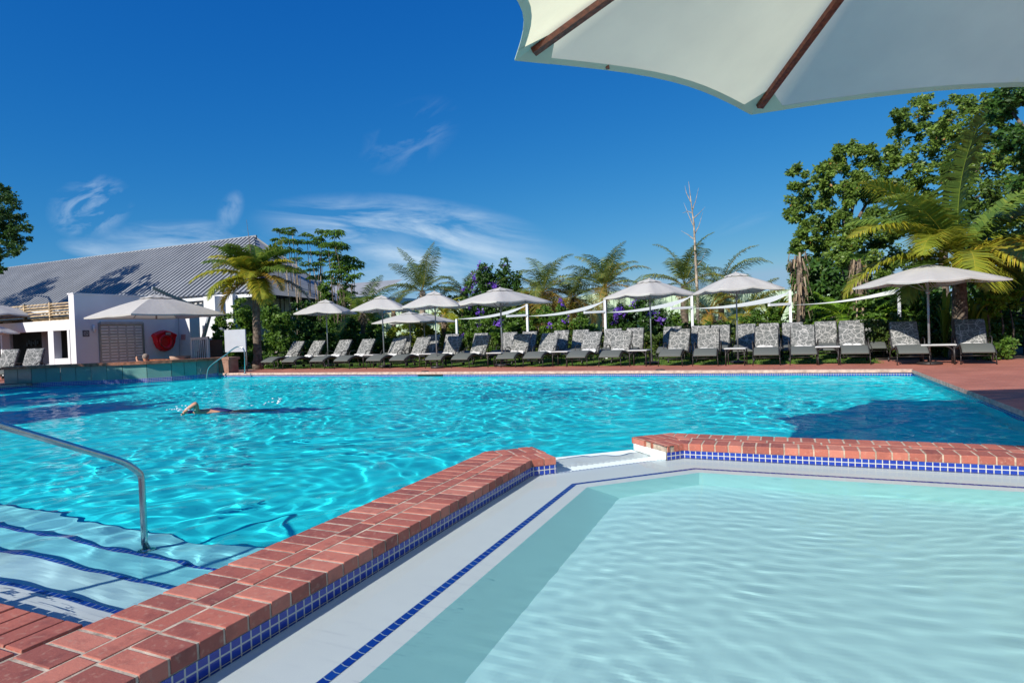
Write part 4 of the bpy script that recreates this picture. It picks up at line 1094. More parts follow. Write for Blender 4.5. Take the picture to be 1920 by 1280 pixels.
# person sitting behind the counter, head and raised arm in view
def skin_fig(name, joints, edges, m, parent=None, sub=2):
    me = bpy.data.meshes.new(name); me.from_pydata([j[0] for j in joints], edges, []); o = bpy.data.objects.new(name, me); C.objects.link(o)
    o.modifiers.new('skin', 'SKIN').use_smooth_shade = True
    sv = me.skin_vertices[0].data
    for i, j in enumerate(joints):
        r = j[1]; sv[i].radius = r if isinstance(r, tuple) else (r, r); sv[i].use_root = (i == 0)
    sd = o.modifiers.new('sub', 'SUBSURF'); sd.levels = sub; sd.render_levels = sub
    me.materials.append(m)
    if parent: o.parent = parent
    return o
hp = at_y(282, 673, 14.6); ps = thing('person', 'person leaning on the bar counter with one arm raised beside the head', 'person', (hp.x - .35, 14.6, 0)); ps.rotation_euler = (0, 0, -.3)
hz = hp.z + .06
J = [((0, .35, hz - .66), .15), ((0, .26, hz - .46), .14), ((0, .14, hz - .28), .15), ((0, .08, hz - .17), .06), ((0, .05, hz - .06), .085), ((0, .05, hz + .04), .095), ((0, .06, hz + .10), .07),
     ((-.18, .10, hz - .26), .055), ((-.30, -.10, hz - .16), .042), ((-.36, -.12, hz - .02), .034), ((-.37, -.10, hz + .05), .03), ((.18, .10, hz - .26), .055), ((.30, -.08, hz - .18), .042), ((.24, -.26, hz - .13), .034), ((.20, -.32, hz - .13), .03),
     ((-.13, .30, hz - .74), .09), ((-.16, -.05, hz - .72), .07), ((.13, .30, hz - .74), .09), ((.16, -.05, hz - .72), .07)]
E_ = [(0, 1), (1, 2), (2, 3), (3, 4), (4, 5), (5, 6), (2, 7), (7, 8), (8, 9), (9, 10), (2, 11), (11, 12), (12, 13), (13, 14), (0, 15), (15, 16), (0, 17), (17, 18)]
skin_fig('body', J, E_, mat['skin'], ps)
m = MB(); m.lathe([(.0, .128), (.05, .12), (.085, .095), (.106, .05), (.110, .01), (.10, -.04), (.085, -.06)], 20, (0, .062, hz + .015)); m.build('hair', simple('greying_hair', (.24, .19, .16), .9, var=.3, scale=40, bump=.5), ps)
# cantilever umbrella over the bar
CX = -21.6
hub = at_x(293, 590, CX); cu = thing('cantilever_umbrella', 'white cantilever umbrella with grey slanted mast over the bar', 'umbrella', (hub.x, hub.y, 0))
l_, r_ = at_x(184, 595, CX), at_x(390, 588, CX)
def cup(nm, m, mt): return m.build(nm, mt, cu)
ch, ce = at_x(293, 554, CX).z, at_x(293, 592, CX).z; W2 = 1.72
cc = [Vector((sx * W2, sy * W2, ce)) for sx, sy in ((-1, -1), (0, -1.0), (1, -1), (1, 0), (1, 1), (0, 1), (-1, 1), (-1, 0))]
rotc = Matrix.Rotation(-.15, 4, 'Z')
m = MB(); apx2 = Vector((0, 0, ch))
def CP(k, j, u):
    e = cc[k].lerp(cc[(k + 1) % 8], j / 3); p = apx2.lerp(e, u); p.z += .05 * math.sin(math.pi * u) - .02 * u * math.sin(math.pi * j / 3); return rotc @ p
for k in range(8):
    for i in range(1, 8):
        for j in range(3): m.face([CP(k, j, i / 8), CP(k, j, (i + 1) / 8), CP(k, j + 1, (i + 1) / 8), CP(k, j + 1, i / 8)], None, 0, True)
    for j in range(3):
        a, b = CP(k, j, 1), CP(k, j + 1, 1); d = Vector((0, 0, -.05)); m.face([a, a + d, b + d, b])
cup('canopy', m, mat['canvas'])
m = MB()
for k in range(8):
    for j in range(3):
        up = Vector((0, 0, .05)); m.face([apx2 + up, CP(k, j, .24) + up - Vector((0, 0, .012 * (j % 3 != 0))), CP(k, j + 1, .24) + up - Vector((0, 0, .012 * ((j + 1) % 3 != 0)))], None, 0, True)
cup('vent_cap', m, mat['canvas'])
for k in range(8):
    m = MB(); m.tube([rotc @ (apx2.lerp(cc[k], u) + Vector((0, 0, .05 * math.sin(math.pi * u) - .03))) for u in (.05, .5, .98)], .014, 6); cup('rib', m, mat['grey_metal'])
m = MB(); m.tube([(0, 0, ce - .12), (0, 0, ch + .12)], .03, 8); cup('hub', m, mat['grey_metal'])
elbow = Vector((0, r_.y - hub.y + .1, at_x(389, 588, CX).z + .02)); tip = Vector((0, -.12, at_x(290, 541, CX).z + .03))
foot = Vector((0, at_x(364, 676, CX).y - hub.y, 0.0))
m = MB(); m.bar(tip, elbow + (elbow - tip).normalized() * .12, .08, .11); cup('arm', m, mat['grey_metal'])
m = MB(); m.bar(foot, elbow, .10, .12); cup('mast', m, mat['grey_metal'])
m = MB(); m.box(foot.x - .45, foot.x + .45, foot.y - .45, foot.y + .45, 0.003, .09); cup('base', m, mat['grey_metal'])
# umbrella poking in at the left edge, and the low one under it
for (px0, px1, pyt, pyb, yy, lab) in ((-110, 62, 572, 601, 13.9, 'white umbrella cut off by the left edge above the veranda beam'), (-60, 26, 612, 628, 13.4, 'lower white umbrella cut off by the left edge in front of the veranda')):
    root = copy_tree(um); cpx = (px0 + px1) / 2
    q = at_y(cpx, 640, yy); root.location = (q.x, yy, 0)
    dep = (Vector((q.x, yy, 0)) - EYE).dot(CF); s = (px1 - px0) / (F_PX / dep) / (2.1 * 1.38)
    root.rotation_euler = (0, 0, .1); root.scale = (s, s, at_y(cpx, pyt - 6, yy).z / 2.5)
    tag(root, lab, 'umbrella'); 
    if 'group' in root: del root['group']
# loungers at the left edge beside the bar
for i, (px, py, rz, lab) in enumerate(((22, 648, .45, 'shaded patterned lounger at the left edge beside the bar'), (72, 645, .5, 'sunlit patterned lounger between the shaded one and the bar end'))):
    o = copy_tree(proto2); yy = 13.0 - i * .1; q = at_y(px, py, yy); o.location = (q.x + .6, yy - 1.35, 0); o.rotation_euler = (0, 0, rz); tag(o, lab, 'sun lounger', 'loungers beside the bar')
# pool exit rail and the towel board by the bar end
er = thing('exit_rail', 'arched stainless steel rail going down into the water beside the bar end', 'handrail', (0, 0, 0))
EX = -17.6
A_ = at_z(459, 700, 0.0); EYY = A_.y
def pt(px, py, t_):  # along the straight line from the deck foot to the water foot
    y = EYY + (14.7 - EYY) * t_; return at_y(px, py, y)
path = [Vector((A_.x, A_.y, 0)), pt(459, 668, 0.0), pt(457, 655, .03), pt(450, 650, .1), pt(440, 652, .2), pt(420, 667, .45), pt(400, 681, .72), pt(391, 690, .86), pt(388, 702, .95), pt(387, 712, 1.0)]
path.append(path[-1] + Vector((0, 0, -.5)))
m = MB(); m.tube([path[0]] + spline(path[1:10], 3) + [path[-1]], .021, 10); m.build('rail_tube', mat['steel'], er)
m = MB(); m.lathe([(0, 0), (.06, 0), (.05, .02), (.02, .03)], 14, (A_.x, A_.y, 0)); m.build('foot_flange', mat['steel'], er)
BY = 16.3; a, b = at_y(423, 660, BY), at_y(460, 617, BY)
tbd = thing('white_board', 'plain white board standing behind the arched rail at the bar end', 'board', (a.x, BY, 0))
m = MB(); m.box(a.x, b.x, BY - .02, BY + .02, a.z, b.z); wpart(tbd, tbd.location, 'panel', m, simple('white_panel', (.42, .44, .48), .5, var=.02))
for x in (a.x + .04, b.x - .04):
    m = MB(); m.tube([(x, BY + .04, 0), (x, BY + .04, b.z)], .02, 8); wpart(tbd, tbd.location, 'post', m, mat['grey_metal'])

# ---------------------------------------------------------------- plants
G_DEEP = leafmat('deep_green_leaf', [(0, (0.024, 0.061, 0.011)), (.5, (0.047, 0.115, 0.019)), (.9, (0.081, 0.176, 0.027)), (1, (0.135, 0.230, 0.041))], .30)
G_MID = leafmat('mid_green_leaf', [(0, (0.046, 0.109, 0.016)), (.5, (0.101, 0.202, 0.028)), (.85, (0.171, 0.295, 0.039)), (1, (0.310, 0.388, 0.078))], .35)
G_TREE = leafmat('olive_green_leaf', [(0, (0.062, 0.114, 0.021)), (.5, (0.132, 0.220, 0.035)), (.85, (0.229, 0.334, 0.053)), (.97, (0.352, 0.440, 0.088)), (1, (0.387, 0.194, 0.053))], .35)
G_LIME = leafmat('yellow_green_leaf', [(0, (0.078, 0.143, 0.016)), (.5, (0.182, 0.260, 0.026)), (.8, (0.338, 0.364, 0.039)), (1, (0.520, 0.286, 0.052))], .4)
G_HEDGE = leafmat('hedge_leaf', [(0, (0.032, 0.072, 0.013)), (.5, (0.080, 0.136, 0.026)), (.85, (0.160, 0.208, 0.040)), (1, (0.272, 0.208, 0.064))], .25)
G_PALM = leafmat('palm_leaf', [(0, (0.053, 0.112, 0.022)), (.4, (0.105, 0.188, 0.033)), (.75, (0.195, 0.285, 0.042)), (1, (0.390, 0.405, 0.053))], .35, .38)
G_YPALM = leafmat('yellow_palm_leaf', [(0, (0.156, 0.228, 0.026)), (.5, (0.300, 0.336, 0.036)), (.8, (0.504, 0.432, 0.042)), (1, (0.600, 0.396, 0.060))], .4, .38)
G_BPALM = leafmat('bluish_palm_leaf', [(0, (0.080, 0.126, 0.034)), (.5, (0.168, 0.234, 0.062)), (.8, (0.315, 0.342, 0.068)), (1, (0.675, 0.396, 0.056))], .35, .4)
G_OPALM = leafmat('rusty_palm_leaf', [(0, (0.096, 0.132, 0.024)), (.4, (0.240, 0.228, 0.036)), (.7, (0.456, 0.288, 0.048)), (1, (0.504, 0.240, 0.072))], .35, .45)
G_DRY = leafmat('dry_leaf', [(0, (.18, .12, .07)), (.5, (.38, .28, .18)), (1, (.58, .48, .36))], .25, .7)
G_PURP = leafmat('purple_petal', [(0, (0.120, 0.048, 0.360)), (.5, (0.204, 0.084, 0.576)), (1, (0.336, 0.168, 0.744))], .3)
G_ROSE = leafmat('pale_petal', [(0, (.70, .62, .50)), (.6, (.80, .74, .66)), (1, (.72, .36, .30))], .3)
G_FERN = leafmat('fern_leaf', [(0, (0.084, 0.180, 0.014)), (.6, (0.180, 0.336, 0.024)), (1, (0.336, 0.456, 0.048))], .4)

def leaves(cen, size, rg, aspect=.5, droop=.35):
    """pointed, folded leaves (two quads halves as one 4-gon each) around the given centres"""
    n = len(cen)
    d = rg.normal(size=(n, 3)); d[:, 2] = d[:, 2] * .7 - droop; d /= np.linalg.norm(d, axis=1)[:, None]
    r = rg.normal(size=(n, 3)); r[:, 2] *= .5; s = np.cross(d, r); s /= np.linalg.norm(s, axis=1)[:, None]
    L = size * rg.uniform(.6, 1.3, n)[:, None]; W = L * aspect * .5
    a = cen; b = cen + d * L * .45 + s * W; c = cen + d * L; e = cen + d * L * .45 - s * W
    V = np.stack([a, b, c, e], 1).reshape(-1, 3)
    return V, np.arange(n * 4).reshape(-1, 4)
def blob_points(c, r, n, rg, shell=.55, squash=.85):
    """points through an uneven clump: sub-clumps on a shell so gaps and ledges appear"""
    k = max(6, int(20 * min(1.8, max(.5, r))))
    u = rg.normal(size=(k, 3)); u /= np.linalg.norm(u, axis=1)[:, None]
    sc = u * (r * rg.uniform(.45, .98, k))[:, None]; sr = r * rg.uniform(.14, .34, k)
    idx = rg.randint(0, k, n); p = rg.normal(size=(n, 3)); p /= np.linalg.norm(p, axis=1)[:, None]
    q = sc[idx] + p * (sr[idx] * rg.uniform(.35, 1.0, n) ** .5)[:, None]
    q[:, 2] *= squash
    return q + np.asarray(c)
def foliage(name, blobs, size, dens, m, parent, seed=1, aspect=.5, droop=.3, cap=60000, squash=.85):
    rg = np.random.RandomState(seed); P = []; T = []
    tot = sum(b[3] ** 2 for b in blobs); N = min(cap, int(dens * tot))
    for (x, y, z, r) in blobs:
        n = max(12, int(N * r * r / tot)); q = blob_points((x, y, z), r, n, rg, squash=squash)
        P.append(q); T.append(np.clip(rg.normal(.45 + rg.uniform(-.12, .12), .2, n), 0, 1))
    P = np.concatenate(P); T = np.concatenate(T); keep = P[:, 2] > .02; P = P[keep]; T = T[keep]
    V, F = leaves(P, size, rg, aspect, droop)
    return np_mesh(name, V, F, m, parent, attr=T)
def pxblobs(spec, Y, depth=.6, seed=1):
    """spec: (px, py, radius_px) -> world blobs near the plane y = Y with real depth"""
    rg = np.random.RandomState(seed); out = []
    for (px, py, rp) in spec:
        y = Y + rg.uniform(-1, 1) * depth; p = at_y(px, py, y); d = (p - EYE).dot(CF)
        out.append((p.x, p.y, p.z, rp * d / F_PX))
    return out
def trunk(name, base, top, r0, r1, m, parent, bend=.0, seed=1, limbs=()):
    rg = random.Random(seed); a, b = Vector(base), Vector(top); pts = []; n = 8
    side = Vector((rg.uniform(-1, 1), rg.uniform(-1, 1), 0)) * bend
    for i in range(n + 1):
        u = i / n; pts.append(a.lerp(b, u) + side * math.sin(math.pi * u) + Vector((rg.uniform(-1, 1), rg.uniform(-1, 1), 0)) * r0 * .12)
    mb = MB(); mb.tube(pts, [r0 * (1 - u / n) + r1 * u / n for u in range(n + 1)], 9)
    o = mb.build(name, m, parent)
    for L in limbs:
        st = pts[min(n, max(2, int(n * L[1])))]; e = Vector(L[0]); mid = st.lerp(e, .5) + Vector((0, 0, .12 * (e - st).length))
        mb = MB(); mb.tube(spline([st, mid, e], 3), [r1 * 1.1 - (r1 * .85) * i / 6 for i in range(7)], 6); mb.build('limb', m, parent)
    return o
def tree(name, label, spec, Y, base_px, size, dens, m, seed=1, depth=1.2, tr=.16, cat='tree', group=None, cap=60000, bark='trunk', nlimb=7, aspect=.5, cut=0):
    bl = pxblobs(spec, Y, depth, seed)
    if cut: bl = [b for b in bl]
    b0 = at_y(base_px, 640, Y); root = thing(name, label, cat, (0, 0, 0), group=group)
    top = max(bl, key=lambda b: b[2]); cx = sum(b[0] * b[3] for b in bl) / sum(b[3] for b in bl)
    ls = sorted(bl, key=lambda b: -b[3])[:nlimb]
    tp = Vector((cx * .6 + b0.x * .4, Y, top[2] * .8))
    trunk('trunk', (b0.x, Y, -.03), tp, tr, tr * .35, mat[bark], root, .15, seed, [((b[0], b[1], b[2]), .35 + .6 * min(1, b[2] / top[2]) * .8) for b in ls])
    foliage('crown', bl, size, dens, m, root, seed, cap=cap, aspect=aspect)
    return root
def shrub(name, label, spec, Y, size, dens0, m, seed=1, depth=.5, cat='shrub', group=None, cap=30000, flowers=None, fill=True, aspect=.5):
    bl = pxblobs(spec, Y, depth, seed); root = thing(name, label, cat, (0, 0, 0), group=group); dens = dens0 * 3.2
    if fill:
        extra = []
        for (x, y, z, r) in bl:      # mass continues down to the ground
            zz = z - r
            while zz > .1: extra.append((x, y + .1, zz, r * .9)); zz -= r
        bl2 = bl + extra
    else: bl2 = bl
    foliage('foliage', bl2, size, dens, m, root, seed, cap=cap, aspect=aspect)
    for (x, y, z, r) in sorted(bl, key=lambda b: -b[3])[:3]:
        mb = MB(); mb.tube([(x, y, -.03), (x + .05, y, z * .5), (x - .03, y, z)], [.035, .025, .012], 6); mb.build('stem', mat['trunk'], root)
    if flowers:
        fm, frac, fs, fspec = flowers; rg = np.random.RandomState(seed + 50)
        fb = pxblobs(fspec, Y - .15, .2, seed + 3) if fspec else bl
        P = []
        for (x, y, z, r) in fb:
            n = max(4, int(frac * r * r)); q = blob_points((x, y - r * .2, z), r * 1.03, n, rg)
            for c in q:
                P.append(c + rg.normal(size=(7, 3)) * fs * .5)
        P = np.concatenate(P); V, F = leaves(P, fs, rg, .8, -.1); np_mesh('blossoms', V, F, fm, root, attr=rg.rand(len(P)))
    return root

# ---- palms
def frond_mesh(name, m, parent, L=2.2, elev=35, droop=1.0, leaflet=.5, n=46, seed=1, tint=.5, wid=.03, vee=.5, rach=.018):
    """a feather frond growing along +X from the origin; elev in degrees; returns the object"""
    rg = np.random.RandomState(seed); el = math.radians(elev); pts = []; p = np.zeros(3); a = el; N = 22; ds = L / N
    for i in range(N + 1):
        pts.append(p.copy()); a -= droop * (.25 + 1.5 * i / N) / N; p = p + np.array([math.cos(a), 0, math.sin(a)]) * ds
    pts = np.array(pts); V = []; F = []; T = []
    def at(u):
        x = u * N; i = min(int(x), N - 1); f = x - i; q = pts[i] * (1 - f) + pts[i + 1] * f; t = pts[i + 1] - pts[i]; return q, t / np.linalg.norm(t)
    for k in range(n):
        u = .12 + .88 * (k + .5) / n
        for sd in (-1, 1):
            q, t = at(u); up = np.cross(np.array([0, 1, 0]), t) * -1.0; up = up if up[2] > 0 else -up
            ll = leaflet * (math.sin(math.pi * min(1, (u * .86 + .14))) ** .6) * rg.uniform(.85, 1.1)
            out = np.array([0, sd, 0]); fw = .38 + .38 * u
            d = out * 1.0 + t * fw + up * vee * (1 - .5 * u); d /= np.linalg.norm(d); d = d + rg.normal(size=3) * .06
            g = np.array([0, 0, -1.0]); b0 = len(V); w = wid * (.7 + .5 * math.sin(math.pi * u))
            p0 = q; p1 = q + d * ll * .5 + g * ll * .06 * (1 + droop * .3); d2 = d + g * (.55 + rg.uniform(0, .35)); d2 /= np.linalg.norm(d2); p2 = p1 + d2 * ll * .5
            V += [p0 - t * w * .4, p0 + t * w * .4, p1 + t * w * .5, p1 - t * w * .5, p2 + t * w * .04, p2 - t * w * .04]
            F += [(b0, b0 + 1, b0 + 2, b0 + 3), (b0 + 3, b0 + 2, b0 + 4, b0 + 5)]; tt = np.clip(tint + rg.normal() * .13, 0, 1); T += [tt, min(1, tt + .08)]
    # rachis
    b0 = len(V)
    for i in range(N + 1):
        r = rach * (1 - .85 * i / N); q, t = at(min(i / N, .999)); up = np.array([-t[2], 0, t[0]])
        for c, s_ in ((1, 0), (-.5, .87), (-.5, -.87)): V.append(q + np.array([0, 1, 0]) * r * s_ - up * r * c)
    for i in range(N):
        for k in range(3): F.append((b0 + i * 3 + k, b0 + i * 3 + (k + 1) % 3, b0 + (i + 1) * 3 + (k + 1) % 3, b0 + (i + 1) * 3 + k)); T.append(min(1, tint + .35))
    return np_mesh(name, np.array(V), np.array(F), m, parent, attr=T)
def palm(label, px, Y, crown_py, n, L, m, m2=None, seed=1, trunk_r=.11, leaflet=.45, bark='trunk', base_z=-.03, group=None, spread=(75, -25), lean=0, droop=1.1, painted=False, fr=None, name='palm_tree', tint=.5, crown_dx=0, wid=.03, nl=44, no_trunk=False):
    rg = random.Random(seed); b = at_y(px, 640, Y); c = at_y(px + crown_dx, crown_py, Y)
    root = thing(name, label, 'palm', (b.x, Y, 0), group=group)
    top = Vector((c.x - b.x, 0, c.z)); mb = MB(); k = 14; pts = []; rr = []
    for i in range(k + 1):
        u = i / k; pts.append(Vector((0, 0, base_z)).lerp(top, u) + Vector((lean * math.sin(math.pi * u), 0, 0))); rr.append(trunk_r * (1.25 - .35 * u) * (1.06 if i % 2 else .97) * (1.3 if u < .08 else 1))
    mb.tube(pts, rr, 12); mb.build('trunk', mat[bark], root)
    # old leaf bases under the crown
    V = []; F = []; T = []; rgn = np.random.RandomState(seed)
    P = np.array([[top.x + rgn.normal() * trunk_r * .9, rgn.normal() * trunk_r * .9, top.z - rgn.uniform(.0, .55)] for _ in range(160)])
    V, F = leaves(P, .22, rgn, .18, 1.3); np_mesh('dry_leaves', V, F, G_DRY, root, attr=rgn.rand(len(P)))
    specs = fr or [(360.0 * i / n * 1.0 + (i * 137.5 % 360) * 0 + rg.uniform(-14, 14) + 137.5 * i, spread[0] + (spread[1] - spread[0]) * ((i + .5) / n) + rg.uniform(-7, 7), L * rg.uniform(.85, 1.1), None) for i in range(n)]
    for i, (az, el, ll, mm) in enumerate(specs):
        mt = mm or (m2 if (m2 is not None and el < 18) else m)
        f = frond_mesh('frond', mt, root, ll, el, droop * (1.25 - .006 * el) , leaflet, nl, seed * 31 + i, tint + rg.uniform(-.12, .12), wid)
        f.location = top; f.rotation_euler = (rg.uniform(-.25, .25), 0, math.radians(az))
    if painted:
        mb = MB(); mb.tube([(0, 0, 0), (0, 0, .78)], .15, 14); mb.tube([(0, 0, .84), (0, 0, .92)], .145, 14); mb.build('green_collar', mat['green_paint'], root)
        mb = MB(); mb.tube([(0, 0, .78), (0, 0, .84)], .147, 14); mb.build('white_band', mat['white_metal'], root)
    return root
# camera-facing azimuths: 0 = +x, 90 = +y; picture left is about 204 degrees, picture right about 24, toward the eye about 294
LFT, RGT, TOW, AWY = 204, 24, 294, 114
# the large palm on the left
palm('tall palm with a green and white painted collar standing left of the first lounger', 482, 17.25, 522, 0, 2.2, G_PALM, seed=3, trunk_r=.13, painted=True, crown_dx=-4, leaflet=.62, nl=70, wid=.042,
     fr=[(LFT + 5, 60, 2.1, G_PALM), (LFT - 25, 38, 2.5, G_YPALM), (LFT + 22, 22, 2.4, G_YPALM), (LFT + 55, 4, 2.3, G_YPALM), (LFT - 5, 8, 2.2, G_PALM), (RGT + 5, 70, 2.0, G_PALM), (RGT - 10, 42, 1.8, G_YPALM), (RGT - 35, 10, 2.1, G_OPALM), (RGT + 18, 2, 2.4, G_DRY),
         (TOW, 45, 1.7, G_YPALM), (TOW - 35, 5, 1.5, G_YPALM), (TOW + 30, -5, 1.6, G_YPALM), (AWY, 55, 2.0, G_PALM), (AWY + 40, 25, 2.0, G_PALM), (LFT - 50, 78, 1.7, G_PALM), (TOW + 60, 30, 1.8, G_PALM), (LFT + 12, -18, 1.9, G_OPALM), (RGT - 60, -15, 1.6, G_YPALM), (LFT - 12, 50, 2.1, G_YPALM), (LFT + 35, 40, 2.0, G_PALM), (TOW - 15, 60, 1.9, G_PALM), (TOW + 15, 22, 1.7, G_YPALM), (RGT - 20, 55, 1.9, G_PALM), (RGT + 8, 28, 2.1, G_YPALM), (LFT + 70, 60, 1.8, G_PALM), (AWY - 30, 40, 1.9, G_PALM)])
o = MB(); c = at_y(478, 522, 17.25); o.tube([c, at_y(470, 470, 17.25), at_y(462, 412, 17.25)], [.02, .014, .004], 6); tag(o.build('palm_spear', mat['trunk']), 'bare pointed spear leaf rising from the crown of the tall left palm', 'palm spear')
# palms across the middle
palm('slim feather palm with upright blue green crown behind the third umbrella', 792, 24, 546, 13, 2.3, G_BPALM, seed=5, trunk_r=.13, leaflet=.56, bark='pale_trunk', spread=(80, 0), droop=.8)
palm('small palm half hidden behind the second umbrella', 738, 25, 585, 9, 1.9, G_BPALM, seed=6, trunk_r=.10, leaflet=.4, spread=(70, 5), droop=1.2)
palm('dark palm leaning left behind the gap between first and second umbrellas', 680, 23, 585, 11, 2.3, G_PALM, seed=8, trunk_r=.1, leaflet=.56, spread=(75, -25), droop=1.1)
palm('thin palm left of the purple flowering tree', 868, 26, 545, 9, 1.9, G_BPALM, seed=9, trunk_r=.09, leaflet=.48, spread=(70, 10), droop=1.5)
palm('bushy palm with rusty hanging fronds right of the purple flowering tree', 1018, 25, 548, 24, 2.3, G_BPALM, G_OPALM, seed=10, trunk_r=.14, leaflet=.56, spread=(80, -40), droop=1.7)
palm('second rusty palm between the purple tree and the arching palm', 1075, 26, 560, 20, 2.2, G_BPALM, G_OPALM, seed=12, trunk_r=.13, leaflet=.56, spread=(70, -35), droop=1.5)
palm('arching feather palm rising over the second sail post', 1134, 25, 540, 20, 2.2, G_BPALM, G_OPALM, seed=14, trunk_r=.10, leaflet=.54, spread=(85, 5), droop=1.5)
palm('feather palm beside the dead tree behind the umbrellas', 1283, 25, 535, 15, 2.6, G_BPALM, None, seed=16, trunk_r=.15, leaflet=.56, spread=(85, 0), droop=1.5)
palm('loose feather palm right of the dead tree', 1352, 27, 540, 11, 2.6, G_BPALM, None, seed=18, trunk_r=.12, leaflet=.54, spread=(75, 5), droop=1.6)
palm('short rusty palm in front of the pale green fence', 1330, 24.4, 588, 11, 1.3, G_OPALM, G_OPALM, seed=20, trunk_r=.13, leaflet=.30, spread=(75, -30), droop=1.3, nl=34)
palm('small yellow green palm beside the shade sails on the right', 1402, 25, 588, 12, 1.8, G_YPALM, G_YPALM, seed=21, trunk_r=.12, leaflet=.48, spread=(75, -20), droop=1.3)
palm('small yellow palm behind the fourth shade sail', 832, 24, 590, 10, 1.5, G_YPALM, G_YPALM, seed=22, trunk_r=.12, leaflet=.34, spread=(75, -30), droop=1.4)
# the great palm on the right
palm('great yellow green palm arching over the umbrella at the right end', 1800, 19.2, 487, 0, 3.0, G_PALM, seed=30, trunk_r=.16, crown_dx=-2, leaflet=.85, wid=.055, nl=84, droop=1.15,
     fr=[(LFT + 10, 36, 3.5, G_YPALM), (LFT + 42, 26, 3.5, G_YPALM), (LFT + 62, 14, 2.8, G_YPALM), (LFT - 5, 12, 3.3, G_YPALM), (LFT + 25, 48, 3.6, G_PALM), (TOW + 0, 18, 2.4, G_YPALM), (TOW - 12, 4, 2.2, G_YPALM), (TOW + 10, 84, 4.1, G_PALM), (LFT - 10, 68, 3.3, G_YPALM), (RGT - 10, 60, 3.3, G_PALM), (LFT - 40, 50, 3.0, G_PALM),
         (RGT - 5, 45, 3.6, G_YPALM), (RGT - 30, 30, 3.2, G_PALM), (RGT + 20, 28, 3.2, G_PALM), (RGT - 45, 5, 2.6, G_PALM), (AWY, 55, 3.0, G_PALM), (AWY - 40, 35, 3.0, G_PALM), (TOW + 45, 25, 2.6, G_YPALM), (LFT + 25, 2, 2.5, G_PALM), (RGT, 0, 2.6, G_PALM), (TOW + 70, 60, 2.6, G_PALM)])

# ---- trees
def arc(cx, cy, r, n, rb, seed, fill=True):
    rg = random.Random(seed); return [(cx + r * math.sqrt(rg.random()) * math.cos(a), cy + r * .8 * math.sqrt(rg.random()) * math.sin(a), rb * rg.uniform(.7, 1.3)) for a in [2 * math.pi * rg.random() for _ in range(n)]]
tree('broadleaf_tree', 'wide bushy green tree at the left of the right hand tree group', [(1500, 335, 24), (1545, 322, 30), (1590, 300, 34), (1625, 290, 26), (1660, 300, 30), (1515, 375, 34), (1560, 370, 40), (1610, 355, 44), (1660, 350, 40), (1492, 400, 20), (1530, 425, 34), (1580, 425, 40), (1635, 415, 44), (1500, 455, 24), (1545, 475, 36), (1600, 480, 44), (1655, 475, 44), (1520, 520, 36), (1575, 530, 44), (1640, 540, 48), (1610, 268, 14), (1480, 390, 10), (1490, 320, 14), (1575, 285, 20), (1700, 420, 40), (1700, 500, 44)],
     30, 1590, .150, 3500, G_TREE, seed=41, depth=2.2, tr=.25, cap=120000)
tree('broadleaf_tree', 'tall airy tree whose crown nearly touches the near umbrella', [(1690, 215, 22), (1722, 205, 28), (1745, 190, 22), (1700, 250, 30), (1740, 245, 34), (1790, 200, 30), (1820, 195, 26), (1840, 215, 30), (1780, 245, 36), (1830, 260, 40), (1870, 240, 30), (1690, 290, 30), (1735, 300, 36), (1790, 300, 38), (1845, 310, 44), (1890, 290, 36), (1700, 345, 34), (1760, 350, 38), (1820, 365, 44), (1880, 360, 44), (1725, 395, 34), (1790, 410, 40), (1860, 420, 44), (1915, 400, 40), (1760, 450, 36), (1680, 245, 14), (1850, 190, 14)],
     29, 1775, .145, 2300, G_TREE, seed=43, depth=2.0, tr=.22, cap=90000)
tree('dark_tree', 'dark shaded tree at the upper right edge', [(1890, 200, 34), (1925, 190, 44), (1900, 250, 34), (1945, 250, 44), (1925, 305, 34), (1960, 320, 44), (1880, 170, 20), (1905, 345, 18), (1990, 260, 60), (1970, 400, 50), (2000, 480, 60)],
     15, 2010, .11, 5200, G_DEEP, seed=45, depth=.8, tr=.2, cap=50000)
tree('dark_tree', 'dark tree cut off by the left edge in front of the ribbed roof', [(-20, 380, 44), (15, 415, 32), (5, 360, 20), (35, 435, 24), (25, 400, 18), (-10, 450, 40), (10, 470, 26), (-60, 420, 60), (-70, 350, 50), (-5, 505, 14), (-50, 500, 40), (-130, 400, 70), (-120, 480, 60), (50, 425, 12), (-200, 430, 70), (30, 455, 14)],
     17.3, -110, .12, 3800, G_DEEP, seed=47, depth=1.0, tr=.22, cap=60000)
# trees outside the left edge that shade that end of the pool
for i, (x, y, z, r) in enumerate([(-23.5, 3.4, 4.6, 1.9), (-20.5, -.6, 5.6, 2.4), (-16.5, -2.4, 5.2, 1.9)]):
    root = thing('garden_tree', 'leafy shade tree outside the left edge of the view, %s toward the bar' % ordinal(i), 'tree', (0, 0, 0), group='shade trees left of the pool')
    trunk('trunk', (x, y, 0), (x, y, z), .2, .08, mat['trunk'], root, .2, i)
    rr = random.Random(i); bl = [(x + rr.uniform(-1, 1) * r * .75, y + rr.uniform(-1, 1) * r * .75, z + rr.uniform(-.7, .8) * r * .6, r * rr.uniform(.35, .6)) for _ in range(11)]
    foliage('crown', bl, .22, 900, G_DEEP, root, 60 + i, cap=12000)
